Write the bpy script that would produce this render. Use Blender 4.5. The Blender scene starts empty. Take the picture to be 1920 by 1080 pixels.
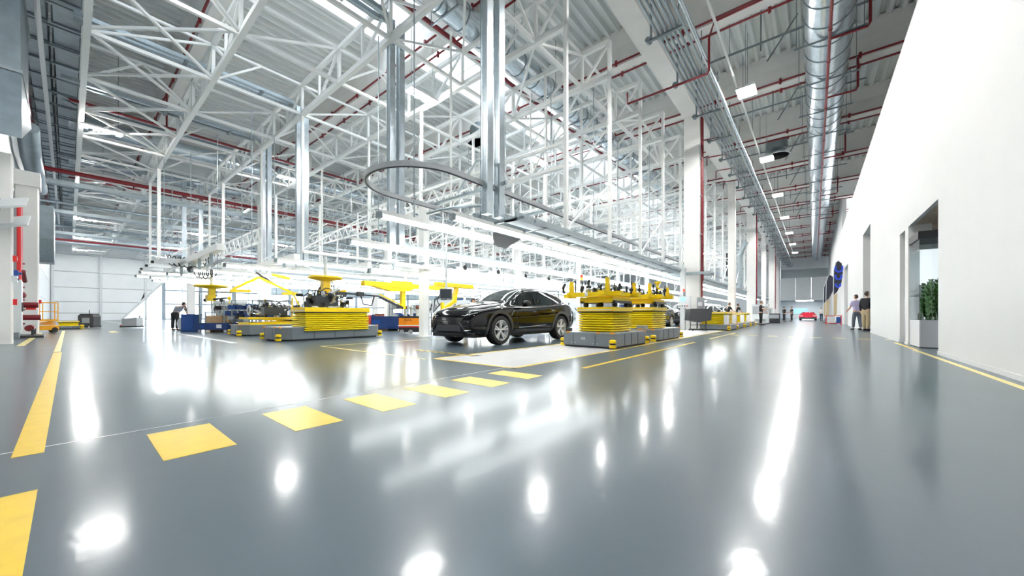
import bpy, bmesh, math, random
from mathutils import Vector, Matrix, Euler
from mathutils.bvhtree import BVHTree
PI = math.pi
sc = bpy.context.scene
col = sc.collection
rnd = random.Random(7)

# ---------------------------------------------------------------- camera
HEAD = math.atan(566 / 686.0)          # the hall runs along +Y, the lens looks 39.5 deg to its left
cam_d = bpy.data.cameras.new('camera')
cam_d.sensor_width = 36.0
cam_d.lens = 686 / 1920 * 36.0
cam_d.shift_y = 50 / 1920
cam_d.clip_start = 0.05
cam_d.clip_end = 600
cam = bpy.data.objects.new('camera', cam_d)
cam.location = (0, 0, 0.8)
cam.rotation_euler = (PI / 2, 0, HEAD)
col.objects.link(cam)
sc.camera = cam

# ---------------------------------------------------------------- world and exposure
w = bpy.data.worlds.new('overcast_sky')
sc.world = w
w.use_nodes = True
nt = w.node_tree
bg = nt.nodes['Background']
tc = nt.nodes.new('ShaderNodeTexCoord')
sep = nt.nodes.new('ShaderNodeSeparateXYZ')
cr = nt.nodes.new('ShaderNodeValToRGB')
cr.color_ramp.elements[0].position = 0.45
cr.color_ramp.elements[0].color = (0.62, 0.64, 0.66, 1)
cr.color_ramp.elements[1].position = 0.52
cr.color_ramp.elements[1].color = (0.90, 0.95, 1.0, 1)
mr = nt.nodes.new('ShaderNodeMapRange')
mr.inputs['From Min'].default_value = -1
mr.inputs['From Max'].default_value = 1
nt.links.new(tc.outputs['Generated'], sep.inputs[0])
nt.links.new(sep.outputs['Z'], mr.inputs['Value'])
nt.links.new(mr.outputs[0], cr.inputs[0])
nt.links.new(cr.outputs[0], bg.inputs['Color'])
bg.inputs['Strength'].default_value = 4.0
sc.view_settings.view_transform = 'Standard'
sc.view_settings.look = 'None'
sc.view_settings.gamma = 1.0
sc.view_settings.use_curve_mapping = False
sc.view_settings.exposure = 0.65
LAMP_POWER = 200.0      # emission of the ceiling lamps
TUBE_POWER = 8.0       # emission of the fluorescent tubes

# ---------------------------------------------------------------- materials
MATS = {}
def mat(name, colr=(0.8, 0.8, 0.8), rough=0.5, metal=0.0, emit=0.0, noise=0.0, nscale=8.0, bump=0.0, bscale=40.0,
        coat=0.0, spec=None, stretch=None):
    m = bpy.data.materials.new(name)
    m.use_nodes = True
    n = m.node_tree.nodes; l = m.node_tree.links
    b = n['Principled BSDF']
    b.inputs['Base Color'].default_value = (*colr, 1)
    b.inputs['Roughness'].default_value = rough
    b.inputs['Metallic'].default_value = metal
    if spec is not None: b.inputs['Specular IOR Level'].default_value = spec
    if coat: b.inputs['Coat Weight'].default_value = coat; b.inputs['Coat Roughness'].default_value = 0.03
    if emit:
        b.inputs['Emission Color'].default_value = (*colr, 1)
        b.inputs['Emission Strength'].default_value = emit
    if noise or bump:
        t = n.new('ShaderNodeTexCoord'); mp = n.new('ShaderNodeMapping')
        l.new(t.outputs['Object'], mp.inputs[0])
        if stretch: mp.inputs['Scale'].default_value = stretch
    if noise:
        nz = n.new('ShaderNodeTexNoise'); nz.inputs['Scale'].default_value = nscale; nz.inputs['Detail'].default_value = 4
        l.new(mp.outputs[0], nz.inputs['Vector'])
        r = n.new('ShaderNodeValToRGB')
        r.color_ramp.elements[0].position = 0.3; r.color_ramp.elements[1].position = 0.7
        r.color_ramp.elements[0].color = (*[c * (1 - noise) for c in colr], 1)
        r.color_ramp.elements[1].color = (*[min(1, c * (1 + noise)) for c in colr], 1)
        l.new(nz.outputs['Fac'], r.inputs[0]); l.new(r.outputs[0], b.inputs['Base Color'])
    if bump:
        nb = n.new('ShaderNodeTexNoise'); nb.inputs['Scale'].default_value = bscale; nb.inputs['Detail'].default_value = 2
        l.new(mp.outputs[0], nb.inputs['Vector'])
        bp = n.new('ShaderNodeBump'); bp.inputs['Strength'].default_value = bump; bp.inputs['Distance'].default_value = 0.01
        l.new(nb.outputs['Fac'], bp.inputs['Height']); l.new(bp.outputs[0], b.inputs['Normal'])
    MATS[name] = m
    return m

ef = mat('epoxy_floor', (0.100, 0.134, 0.162), 0.13, noise=0.08, nscale=0.6, bump=0.05, bscale=22.0, spec=0.6)
_n = ef.node_tree.nodes; _l = ef.node_tree.links; _a = _n['Principled BSDF']           # worn lacquer: a sharp and a hazy gloss together
_b = _n.new('ShaderNodeBsdfPrincipled'); _b.inputs['Roughness'].default_value = 0.30; _b.inputs['Specular IOR Level'].default_value = 0.6
for _k in ('Base Color', 'Normal'): _l.new(_a.inputs[_k].links[0].from_socket, _b.inputs[_k])
_m = _n.new('ShaderNodeMixShader'); _m.inputs[0].default_value = 0.48
_l.new(_a.outputs[0], _m.inputs[1]); _l.new(_b.outputs[0], _m.inputs[2]); _l.new(_m.outputs[0], _n['Material Output'].inputs[0])
mat('white_steel', (0.87, 0.88, 0.865), 0.40)
mat('white_concrete', (0.87, 0.86, 0.835), 0.75, noise=0.03, nscale=1.5)
mat('white_wall', (0.73, 0.735, 0.73), 0.65, noise=0.01, nscale=2)
mat('panel_wall', (0.82, 0.86, 0.88), 0.5, noise=0.02, nscale=1.0)
mat('pale_panel', (0.66, 0.70, 0.72), 0.5)
mat('mullion_blue', (0.34, 0.42, 0.50), 0.5)
mat('deck_metal', (0.80, 0.83, 0.815), 0.45)
mat('galvanised', (0.36, 0.42, 0.45), 0.38, metal=0.65, noise=0.10, nscale=14)
mat('plenum_metal', (0.17, 0.21, 0.24), 0.42, metal=0.5, noise=0.12, nscale=3)
mat('duct_metal', (0.66, 0.74, 0.80), 0.26, metal=0.92, noise=0.12, nscale=5)
mat('dull_duct', (0.42, 0.48, 0.52), 0.42, metal=0.5, noise=0.12, nscale=3)
mat('zinc_dark', (0.22, 0.26, 0.28), 0.4, metal=0.7)
mat('red_pipe', (0.20, 0.008, 0.014), 0.4)
mat('bright_red', (0.75, 0.02, 0.02), 0.4)
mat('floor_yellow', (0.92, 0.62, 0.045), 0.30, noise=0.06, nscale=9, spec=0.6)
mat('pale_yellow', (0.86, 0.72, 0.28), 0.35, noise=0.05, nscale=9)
mat('floor_white', (0.86, 0.87, 0.88), 0.22, noise=0.04, nscale=3)
mat('machine_yellow', (1.0, 0.68, 0.004), 0.38, noise=0.04, nscale=6)
mat('bellows_yellow', (1.0, 0.76, 0.004), 0.42, noise=0.05, nscale=5)
mat('lift_orange_yellow', (0.90, 0.42, 0.01), 0.4)
mat('agv_grey', (0.185, 0.21, 0.235), 0.38, noise=0.03, nscale=10)
mat('agv_light_grey', (0.36, 0.38, 0.40), 0.4)
mat('black_rubber', (0.018, 0.018, 0.02), 0.7)
mat('black_plastic', (0.022, 0.023, 0.026), 0.4, noise=0.1, nscale=20)
mat('dark_metal', (0.06, 0.065, 0.07), 0.35, metal=0.6, noise=0.2, nscale=20)
mat('cast_silver', (0.55, 0.56, 0.57), 0.35, metal=0.8, noise=0.15, nscale=15)
mat('black_gloss', (0.003, 0.003, 0.004), 0.05, spec=0.5)
mat('satin_black', (0.012, 0.013, 0.015), 0.5)
mat('arch_grey', (0.05, 0.052, 0.058), 0.38)
mat('rim_silver', (0.80, 0.81, 0.82), 0.28, metal=0.25)
mat('chrome', (0.85, 0.86, 0.88), 0.08, metal=1.0)
mat('car_glass', (0.02, 0.03, 0.03), 0.03, spec=0.7)
mat('side_glass', (0.010, 0.014, 0.015), 0.04, spec=0.5)
mat('red_paint', (0.85, 0.02, 0.06), 0.15, coat=1.0)
mat('blue_plastic', (0.012, 0.07, 0.30), 0.4, noise=0.05, nscale=10)
mat('deep_blue', (0.01, 0.04, 0.17), 0.4)
mat('orange_paint', (0.95, 0.30, 0.01), 0.4)
mat('cardboard', (0.52, 0.34, 0.18), 0.8, noise=0.08, nscale=8)
mat('brown_box', (0.28, 0.10, 0.05), 0.7, noise=0.1, nscale=8)
mat('cabinet_white', (0.70, 0.73, 0.74), 0.35)
mat('screen_dark', (0.05, 0.06, 0.07), 0.12)
mat('screen_blue', (0.25, 0.45, 0.62), 0.3, emit=0.7)
mat('seam_dark', (0.04, 0.045, 0.05), 0.6)
mat('skin', (0.62, 0.36, 0.25), 0.55)
mat('hair_brown', (0.05, 0.025, 0.015), 0.7, noise=0.3, nscale=60)
mat('cloth_black', (0.014, 0.015, 0.018), 0.85, noise=0.2, nscale=30)
mat('cloth_khaki', (0.50, 0.40, 0.24), 0.85, noise=0.08, nscale=30)
mat('cloth_navy', (0.03, 0.05, 0.10), 0.85)
mat('cloth_grey', (0.13, 0.15, 0.19), 0.85)
mat('cloth_lilac', (0.52, 0.47, 0.70), 0.85)
mat('cloth_white', (0.75, 0.75, 0.75), 0.85)
mat('shoe_black', (0.01, 0.01, 0.012), 0.4)
mat('planter_white', (0.74, 0.75, 0.77), 0.4)
mat('planter_grey', (0.42, 0.44, 0.47), 0.4)
mat('soil', (0.10, 0.06, 0.04), 0.9, bump=0.6, bscale=60)
mat('leaf_green', (0.030, 0.115, 0.015), 0.28, noise=0.35, nscale=7, spec=0.6)
mat('stem_green', (0.10, 0.22, 0.05), 0.5)
mat('wood_ceiling', (0.66, 0.55, 0.43), 0.6, noise=0.05, nscale=6)
mat('room_grey', (0.62, 0.65, 0.67), 0.6)
mat('lamp_glow', (1.0, 0.985, 0.95), 0.5, emit=LAMP_POWER)
mat('tube_glow', (0.97, 1.0, 0.985), 0.5, emit=TUBE_POWER)
mat('amber_glow', (1.0, 0.28, 0.02), 0.4, emit=3.0)
mat('room_fill_glow', (0.95, 0.98, 1.0), 0.5, emit=45.0)
mat('red_glow', (1.0, 0.04, 0.01), 0.4, emit=1.2)
mat('welding_glow', (0.85, 0.93, 1.0), 0.4, emit=120.0)
mat('amber_plastic', (0.9, 0.35, 0.03), 0.4)
mat('flag_dark', (0.018, 0.02, 0.035), 0.7)
mat('flag_blue', (0.02, 0.07, 0.62), 0.6)
mat('outside_ground', (0.62, 0.64, 0.66), 0.9, noise=0.05, nscale=0.2)
mat('letter_white', (0.85, 0.86, 0.88), 0.5)
mat('green_sign', (0.0, 0.45, 0.2), 0.5, emit=0.6)

def glass(name, tint=(0.86, 0.95, 0.94), refl=0.12):
    m = bpy.data.materials.new(name); m.use_nodes = True
    n = m.node_tree.nodes; l = m.node_tree.links
    n.remove(n['Principled BSDF'])
    t = n.new('ShaderNodeBsdfTransparent'); t.inputs[0].default_value = (*tint, 1)
    g = n.new('ShaderNodeBsdfGlossy'); g.inputs['Roughness'].default_value = 0.02
    lw = n.new('ShaderNodeLayerWeight'); fr = n.new('ShaderNodeMath'); fr.operation = 'POWER'; fr.inputs[1].default_value = 4.0
    l.new(lw.outputs['Facing'], fr.inputs[0])
    ad = n.new('ShaderNodeMath'); ad.operation = 'ADD'; ad.inputs[1].default_value = refl; ad.use_clamp = True
    mx = n.new('ShaderNodeMixShader')
    l.new(fr.outputs[0], ad.inputs[0]); l.new(ad.outputs[0], mx.inputs[0])
    l.new(t.outputs[0], mx.inputs[1]); l.new(g.outputs[0], mx.inputs[2])
    l.new(mx.outputs[0], n['Material Output'].inputs[0])
    MATS[name] = m
glass('clear_glass', (0.94, 0.98, 0.975), 0.10); glass('skylight_glass', (0.93, 0.96, 0.98), 0.02)
glass('window_glass', (0.92, 0.96, 0.98), 0.03)

# ---------------------------------------------------------------- mesh helpers
class MB:
    def __init__(s): s.v = []; s.f = []
    def add(s, vs, fs):
        o = len(s.v); s.v += [tuple(p) for p in vs]; s.f += [tuple(i + o for i in f) for f in fs]; return s
    def box(s, x0, x1, y0, y1, z0, z1):
        vs = [(x, y, z) for x in (x0, x1) for y in (y0, y1) for z in (z0, z1)]
        return s.add(vs, [(0, 1, 3, 2), (4, 6, 7, 5), (0, 4, 5, 1), (2, 3, 7, 6), (0, 2, 6, 4), (1, 5, 7, 3)])
    def cbox(s, c, d, rz=0.0, rx=0.0, ry=0.0):
        M = Euler((rx, ry, rz)).to_matrix(); c = Vector(c)
        vs = [c + M @ Vector((x * d[0] / 2, y * d[1] / 2, z * d[2] / 2)) for x in (-1, 1) for y in (-1, 1) for z in (-1, 1)]
        return s.add(vs, [(0, 1, 3, 2), (4, 6, 7, 5), (0, 4, 5, 1), (2, 3, 7, 6), (0, 2, 6, 4), (1, 5, 7, 3)])
    def frame(s, p, q):
        p = Vector(p); q = Vector(q); d = (q - p).normalized()
        up = Vector((0, 0, 1)) if abs(d.z) < 0.95 else Vector((0, 1, 0))
        a = d.cross(up).normalized(); b = a.cross(d).normalized()
        return p, q, a, b
    def bar(s, p, q, w=0.1, h=None):
        h = h or w
        p, q, a, b = s.frame(p, q)
        vs = [e + a * (i * w / 2) + b * (j * h / 2) for e in (p, q) for i, j in ((-1, -1), (1, -1), (1, 1), (-1, 1))]
        return s.add(vs, [(0, 1, 2, 3), (7, 6, 5, 4), (0, 4, 5, 1), (1, 5, 6, 2), (2, 6, 7, 3), (3, 7, 4, 0)])
    def cyl(s, p, q, r, n=10, r2=None):
        r2 = r if r2 is None else r2
        p, q, a, b = s.frame(p, q)
        vs = []
        for e, rr in ((p, r), (q, r2)):
            vs += [e + (a * math.cos(2 * PI * i / n) + b * math.sin(2 * PI * i / n)) * rr for i in range(n)]
        fs = [(i, (i + 1) % n, n + (i + 1) % n, n + i) for i in range(n)]
        return s.add(vs, fs + [tuple(range(n))[::-1], tuple(range(n, 2 * n))])
    def tube(s, pts, r, n=8, closed=False):
        pts = [Vector(p) for p in pts]; m = len(pts); vs = []; prev = None
        for i, p in enumerate(pts):
            a = pts[(i - 1) % m] if (i or closed) else p
            b = pts[(i + 1) % m] if (i < m - 1 or closed) else p
            d = (b - a).normalized()
            if prev is None:
                up = Vector((0, 0, 1)) if abs(d.z) < 0.9 else Vector((1, 0, 0))
                x = d.cross(up).normalized()
            else:
                x = (prev - d * prev.dot(d)).normalized()
            prev = x; y = x.cross(d)
            vs += [p + (x * math.cos(2 * PI * k / n) + y * math.sin(2 * PI * k / n)) * r for k in range(n)]
        fs = []
        for i in range(m if closed else m - 1):
            j = (i + 1) % m
            fs += [(i * n + k, i * n + (k + 1) % n, j * n + (k + 1) % n, j * n + k) for k in range(n)]
        if not closed: fs += [tuple(range(n))[::-1], tuple(range((m - 1) * n, m * n))]
        return s.add(vs, fs)
    def sweep(s, pts, prof, closed=False, up=(0, 0, 1)):      # rectangular-ish profile swept, kept upright
        pts = [Vector(p) for p in pts]; m = len(pts); n = len(prof); vs = []
        for i, p in enumerate(pts):
            a = pts[(i - 1) % m] if (i or closed) else p
            b = pts[(i + 1) % m] if (i < m - 1 or closed) else p
            d = (b - a).normalized(); x = d.cross(Vector(up)).normalized(); y = x.cross(d)
            vs += [p + x * u + y * v for u, v in prof]
        fs = []
        for i in range(m if closed else m - 1):
            j = (i + 1) % m
            fs += [(i * n + k, i * n + (k + 1) % n, j * n + (k + 1) % n, j * n + k) for k in range(n)]
        if not closed: fs += [tuple(range(n))[::-1], tuple(range((m - 1) * n, m * n))]
        return s.add(vs, fs)
    def prism(s, poly, z0, z1, axis='z', org=(0, 0, 0)):
        n = len(poly); vs = []
        for z in (z0, z1):
            for u, v in poly:
                p = {'z': (u, v, z), 'x': (z, u, v), 'y': (u, z, v)}[axis]
                vs.append((p[0] + org[0], p[1] + org[1], p[2] + org[2]))
        return s.add(vs, [tuple(range(n))[::-1], tuple(range(n, 2 * n))] + [(i, (i + 1) % n, n + (i + 1) % n, n + i) for i in range(n)])
    def lathe(s, prof, n=24, c=(0, 0, 0), axis='z'):
        m = len(prof); vs = []
        for r, z in prof:
            for k in range(n):
                a = 2 * PI * k / n; u, v = r * math.cos(a), r * math.sin(a)
                p = {'z': (u, v, z), 'x': (z, u, v), 'y': (u, z, v)}[axis]
                vs.append((p[0] + c[0], p[1] + c[1], p[2] + c[2]))
        fs = [(i * n + k, i * n + (k + 1) % n, (i + 1) * n + (k + 1) % n, (i + 1) * n + k) for i in range(m - 1) for k in range(n)]
        fs += [tuple(range(n))[::-1], tuple(range((m - 1) * n, m * n))]
        return s.add(vs, fs)
    def ball(s, c, r, n=10, m=6):
        rx, ry, rz = r if isinstance(r, (tuple, list)) else (r, r, r)
        vs = []
        for i in range(m + 1):
            t = PI * i / m
            for k in range(n):
                a = 2 * PI * k / n
                vs.append((c[0] + rx * math.sin(t) * math.cos(a), c[1] + ry * math.sin(t) * math.sin(a), c[2] + rz * math.cos(t)))
        return s.add(vs, [(i * n + k, i * n + (k + 1) % n, (i + 1) * n + (k + 1) % n, (i + 1) * n + k) for i in range(m) for k in range(n)])
    def mesh(s, name, m, smooth=False):
        me = bpy.data.meshes.new(name)
        me.from_pydata(s.v, [], s.f)
        bm = bmesh.new(); bm.from_mesh(me)
        bmesh.ops.recalc_face_normals(bm, faces=bm.faces)
        bm.to_mesh(me); bm.free()
        if m: me.materials.append(MATS[m])
        if smooth:
            me.polygons.foreach_set('use_smooth', [True] * len(me.polygons))
            try: me.set_sharp_from_angle(angle=math.radians(38))
            except Exception: pass
        return me
    def build(s, name, m, parent=None, smooth=False, loc=(0, 0, 0), rz=0.0):
        return link(name, s.mesh(name, m, smooth), parent, loc, rz)

def link(name, me, parent=None, loc=(0, 0, 0), rz=0.0):
    o = bpy.data.objects.new(name, me)
    col.objects.link(o); o.location = loc; o.rotation_euler = (0, 0, rz)
    if parent is not None: o.parent = parent
    return o
def tag(o, label, cat, group=None, kind=None):
    if label: o['label'] = label
    if cat: o['category'] = cat
    if group: o['group'] = group
    if kind: o['kind'] = kind
    return o
def thing(name, label, cat, loc=(0, 0, 0), rz=0.0, group=None):
    o = link(name, None, None, loc, rz)
    o.empty_display_size = 0.2
    return tag(o, label, cat, group)
def struct(o): o['kind'] = 'structure'; return o
def stuff(o): o['kind'] = 'stuff'; return o
def copy_tree(root, loc, rz=None, label=None, group=None):
    r = root.copy(); col.objects.link(r); r.location = loc
    if rz is not None: r.rotation_euler = (0, 0, rz)
    if label: r['label'] = label
    if group: r['group'] = group
    for ch in list(root.children):
        c = ch.copy(); col.objects.link(c); c.parent = r
        for g in list(ch.children):
            d = g.copy(); col.objects.link(d); d.parent = c
    return r
ORD = ['first', 'second', 'third', 'fourth', 'fifth', 'sixth', 'seventh', 'eighth', 'ninth', 'tenth', 'eleventh', 'twelfth',
       'thirteenth', 'fourteenth', 'fifteenth', 'sixteenth', 'seventeenth', 'eighteenth', 'nineteenth', 'twentieth',
       'twenty-first', 'twenty-second', 'twenty-third', 'twenty-fourth', 'twenty-fifth', 'twenty-sixth', 'twenty-seventh', 'twenty-eighth']
def text(name, body, size, m, parent, loc, rot, depth=0.003):
    c = bpy.data.curves.new(name, 'FONT'); c.body = body; c.size = size; c.extrude = depth
    c.align_x = 'CENTER'; c.align_y = 'CENTER'; c.materials.append(MATS[m])
    o = bpy.data.objects.new(name, c); col.objects.link(o)
    dg = bpy.context.evaluated_depsgraph_get(); dg.update()
    me = bpy.data.meshes.new_from_object(o.evaluated_get(dg)); bpy.data.objects.remove(o)
    o = link(name, me, parent, loc); o.rotation_euler = rot
    return o

# ================================================================ SETTING
XE, XW, YS, YN = 1.93, -80.0, -1.6, 88.0
BEAM_Z, DECK_Z, BEAM_TOP = 11.6, 12.9, 13.0
BEAM_Y = [3.4 + 6 * k for k in range(-3, 15)]
floor = struct(MB().box(XW - 1, 9.0, -16, YN + 30, -0.3, 0.0).build('floor', 'epoxy_floor'))
def mark(x0, x1, y0, y1, m='floor_yellow', name='floor_marking', t=0.0015):
    return MB().box(x0, x1, y0, y1, -0.01, t).build(name, m, floor)
for k in range(6):                                        # the row of yellow blocks
    mark(-3.43, -2.74, 0.33 + 0.66 * k, 0.66 + 0.66 * k, name='yellow_block')
for x0, x1 in ((-2.74, 0.2), (-12.4, -3.45), (-28.6, -12.55)):
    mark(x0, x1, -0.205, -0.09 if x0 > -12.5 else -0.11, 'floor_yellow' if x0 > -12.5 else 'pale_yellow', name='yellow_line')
mark(-5.3, -3.5, 4.28, 52, 'floor_white', 'white_lane', 0.001)
mark(-3.5, -3.42, 4.2, 52, 'floor_yellow', 'yellow_line')
mark(-5.38, -5.3, 4.2, 52, 'floor_yellow', 'yellow_line')
mark(-5.38, -3.42, 4.2, 4.28, 'floor_yellow', 'yellow_line')
mark(-2.7, -2.62, 4.9, 11.5, 'floor_yellow', 'yellow_line')
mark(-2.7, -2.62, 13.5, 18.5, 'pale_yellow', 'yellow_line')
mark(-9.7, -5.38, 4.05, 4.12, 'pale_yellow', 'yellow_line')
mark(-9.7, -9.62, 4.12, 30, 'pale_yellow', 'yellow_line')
mark(-80, -12.6, 2.9, 3.05, 'floor_white', 'white_line')
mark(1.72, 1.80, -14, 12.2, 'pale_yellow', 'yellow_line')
mark(1.75, 1.83, 12.2, 15.0, 'floor_yellow', 'yellow_line')
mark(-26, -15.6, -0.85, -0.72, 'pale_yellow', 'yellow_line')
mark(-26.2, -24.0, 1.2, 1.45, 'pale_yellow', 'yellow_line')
for k in range(9): mark(-3.2 + 0.62 * k, -2.9 + 0.62 * k, 16.6, 16.75, 'floor_yellow', 'yellow_dash')
MB().box(-3.60, -3.59, -16, YN, -0.01, 0.0008).build('floor_joint', 'letter_white', floor)
for x in (-15.0, -30.0): MB().box(x, x + 0.012, -1.2, YN, -0.01, 0.0008).build('floor_joint', 'agv_grey', floor)
for k in range(8):                                        # black and yellow strip before the car
    y = 4.95
    for j in range(2):
        MB().prism([(-7.0 + 0.24 * k + 0.12 * j, y), (-6.88 + 0.24 * k + 0.12 * j, y), (-6.78 + 0.24 * k + 0.12 * j, y + 0.16), (-6.90 + 0.24 * k + 0.12 * j, y + 0.16)],
                   -0.005, 0.0025).build('hazard_stripe', 'black_rubber' if j else 'floor_yellow', floor)

# roof: beams, corrugated deck, skylights
ceiling = struct(link('ceiling', None))
DECK_X0, DECK_X1 = XW - 0.5, XE + 8
SKY = [(-14.9, -11.8), (-62.0, -58.8)]
segs = []; x = DECK_X1
for a, b in SKY: segs.append((b, x)); x = a
segs.append((DECK_X0, x))
def deck_mesh(xa, xb, y0, y1):
    m = MB(); pitch = 0.40; n = int((xb - xa) / pitch); pitch = (xb - xa) / n
    prof = []
    for i in range(n):
        x = xa + i * pitch
        prof += [(x, 0.0), (x + pitch * 0.32, 0.0), (x + pitch * 0.5, 0.17), (x + pitch * 0.82, 0.17)]
    prof.append((xb, 0.0))
    vs = [(x, y, DECK_Z + z) for y in (y0, y1) for x, z in prof]; k = len(prof)
    return m.add(vs, [(i, i + 1, k + i + 1, k + i) for i in range(k - 1)])
for y in BEAM_Y[:-1]:
    for xa, xb in segs:
        deck_mesh(xa, xb, y, y + 6).build('deck_panel', 'deck_metal', ceiling)
    for a, b in SKY:
        fr = MB()
        for xx in (a, b): fr.box(xx - 0.08, xx + 0.08, y + 0.3, y + 5.7, DECK_Z - 0.05, DECK_Z + 0.5)
        for yy in (y + 0.3, y + 5.7): fr.box(a, b, yy - 0.06, yy + 0.06, DECK_Z - 0.05, DECK_Z + 0.5)
        for t in (1, 2, 3, 4): fr.box(a, b, y + 0.3 + 1.08 * t - 0.03, y + 0.3 + 1.08 * t + 0.03, DECK_Z + 0.4, DECK_Z + 0.46)
        f = fr.build('skylight_frame', 'white_steel', ceiling)
        MB().box(a, b, y + 0.3, y + 5.7, DECK_Z + 0.47, DECK_Z + 0.49).build('skylight_pane', 'skylight_glass', f)
roof_sheet = MB()
for xa, xb in segs: roof_sheet.box(xa, xb, -15, YN + 1, DECK_Z + 0.25, DECK_Z + 0.6)
for y in BEAM_Y:
    for a, b in SKY: roof_sheet.box(a, b, y - 0.3, y + 0.3, DECK_Z + 0.25, DECK_Z + 0.6)
roof_sheet.build('roof_sheet', 'deck_metal', ceiling)
for y in BEAM_Y:
    m = MB(); m.prism([(-0.22, BEAM_Z), (0.22, BEAM_Z), (0.24, BEAM_Z + 0.75), (0.42, BEAM_TOP), (-0.42, BEAM_TOP), (-0.24, BEAM_Z + 0.75)], DECK_X0, XE + 8, 'x', (0, y, 0))
    m.build('roof_beam', 'white_concrete', ceiling)
# long beams on the column lines
for xc in (-5.0, -32.0, -58.0):
    MB().prism([(-0.38, 11.3), (0.38, 11.3), (0.38, 12.95), (-0.38, 12.95)], -15, YN, 'y', (xc, 0, 0)).build('long_beam', 'white_concrete', ceiling)

# red sprinkler pipes beside each beam
for i, y in enumerate(BEAM_Y):
    for s in (-1, 1):
        m = MB(); z = BEAM_Z - 0.03 if s > 0 else BEAM_Z + 0.05
        m.cyl((DECK_X0, y + s * 0.33, z), (XE + 6, y + s * 0.33, z), 0.042, 6)
        for t in range(30):
            x = 1.5 - 2.7 * t; m.cyl((x, y + s * 0.33, z - 0.12), (x, y + s * 0.33, z + 0.12), 0.055, 5)
        m.build('sprinkler_pipe', 'red_pipe', ceiling)

# ---- walls
def wall_w():
    # metal sandwich panels of the far end; they stop at a slanting edge where the glazed front begins
    st = struct(link('wall_west', None))
    z = 0.0
    rows = [(0, 1.0), (1.05, 2.6), (2.65, 4.6), (4.65, 6.8), (6.85, 9.2), (9.25, 12.9)]
    def xlim(z):                                     # slanting edge: Y at which the panels stop
        return 5.0 + max(0, z) / 6.9 * 5.2
    for r0, r1 in rows:
        for yy0 in (-1.6, 3.0, 7.6):
            y1 = yy0 + 4.55
            lo0, lo1 = min(y1, xlim(r0)), min(y1, xlim(r1))
            if r0 >= 6.8: lo0 = lo1 = y1
            if lo1 <= yy0 + 0.05: continue
            lo0 = max(lo0, yy0 + 0.01)
            MB().prism([(yy0, r0), (lo0, r0), (lo1, r1), (yy0, r1)], XW - 0.25, XW, 'x').build('wall_panel', 'panel_wall', st)
    MB().prism([(-1.6, 0), (4.9, 0), (10.1, 6.85), (12.2, 6.85), (12.2, 12.9), (-1.6, 12.9)], XW - .34, XW - .26, 'x').build('panel_backing', 'seam_dark', st)
    for yy in (-1.4, 3.0, 7.6): MB().box(XW, XW + 0.25, yy - 0.12, yy + 0.12, 0, 12).build('wall_post', 'pale_panel', st)
    MB().bar((XW + 0.1, 5.0, 0.0), (XW + 0.1, 10.4, 6.95), 0.25, 0.25).build('slanting_trim', 'pale_panel', st)
    for yy in [12.2 + 4.55 * i for i in range(17)]:
        MB().box(XW - 0.25, XW, yy, min(yy + 4.5, YN), 6.3, 12.9).build('wall_panel', 'panel_wall', st)
    MB().box(XW - 0.3, XW - 0.26, 12, YN, 6.3, 12.9).build('panel_backing', 'seam_dark', st)
wall_w()
n = 1
for yy in [5.1 + 4.55 * i for i in range(18)]:            # glazed front
    wd = struct(link('window_%d' % n, None)); n += 1
    y1 = min(yy + 4.55, YN)
    if yy < 6:
        MB().prism([(5.25, 0.02), (9.6, 0.02), (9.6, 5.9)], XW - .10, XW - .08, 'x').build('pane', 'window_glass', wd); continue
    f = MB().box(XW - 0.2, XW + .1, yy - 0.22, yy + 0.22, 0, 6.3)
    for z in (0.06, 2.5, 4.7, 6.3): f.box(XW - 0.15, XW - 0.03, yy, y1, z - 0.12, z + 0.12)
    f.box(XW - 0.14, XW - 0.04, yy + 2.2, yy + 2.3, 0, 6.3)
    f.build('window_frame', 'mullion_blue', wd)
    if yy > 22: MB().box(XW - .13, XW - .11, yy + .2, y1 - .1, 4.77, 6.23).build('blind', 'panel_wall', wd)
    for z0, z1 in ((0.13, 2.43), (2.57, 4.63), (4.77, 6.23)):
        MB().box(XW - 0.10, XW - 0.08, yy + 0.1, yy + 2.2, z0, z1).build('pane', 'window_glass', wd)
        MB().box(XW - 0.10, XW - 0.08, yy + 2.3, y1 - 0.1, z0, z1).build('pane', 'window_glass', wd)
ws = struct(link('wall_south', None))                     # left side wall, cladding panels between columns
for x in [-80 + 4.0 * i for i in range(17)]:
    for z0, z1 in ((0, 2.4), (2.43, 5.0), (5.03, 8.0), (8.03, 13)):
        MB().box(x, x + 3.97, YS - 0.25, YS, z0, z1).build('wall_panel', 'panel_wall', ws)
MB().box(-80, -12, YS - 0.32, YS - 0.27, 0, 13).build('panel_backing', 'seam_dark', ws)
struct(MB().box(-12.3, -12.0, -15, YS, 0, 13).build('wall_recess', 'panel_wall'))
struct(MB().box(-12.3, XE + 0.3, -15.3, -15, 0, 13).build('wall_back', 'panel_wall'))
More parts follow.
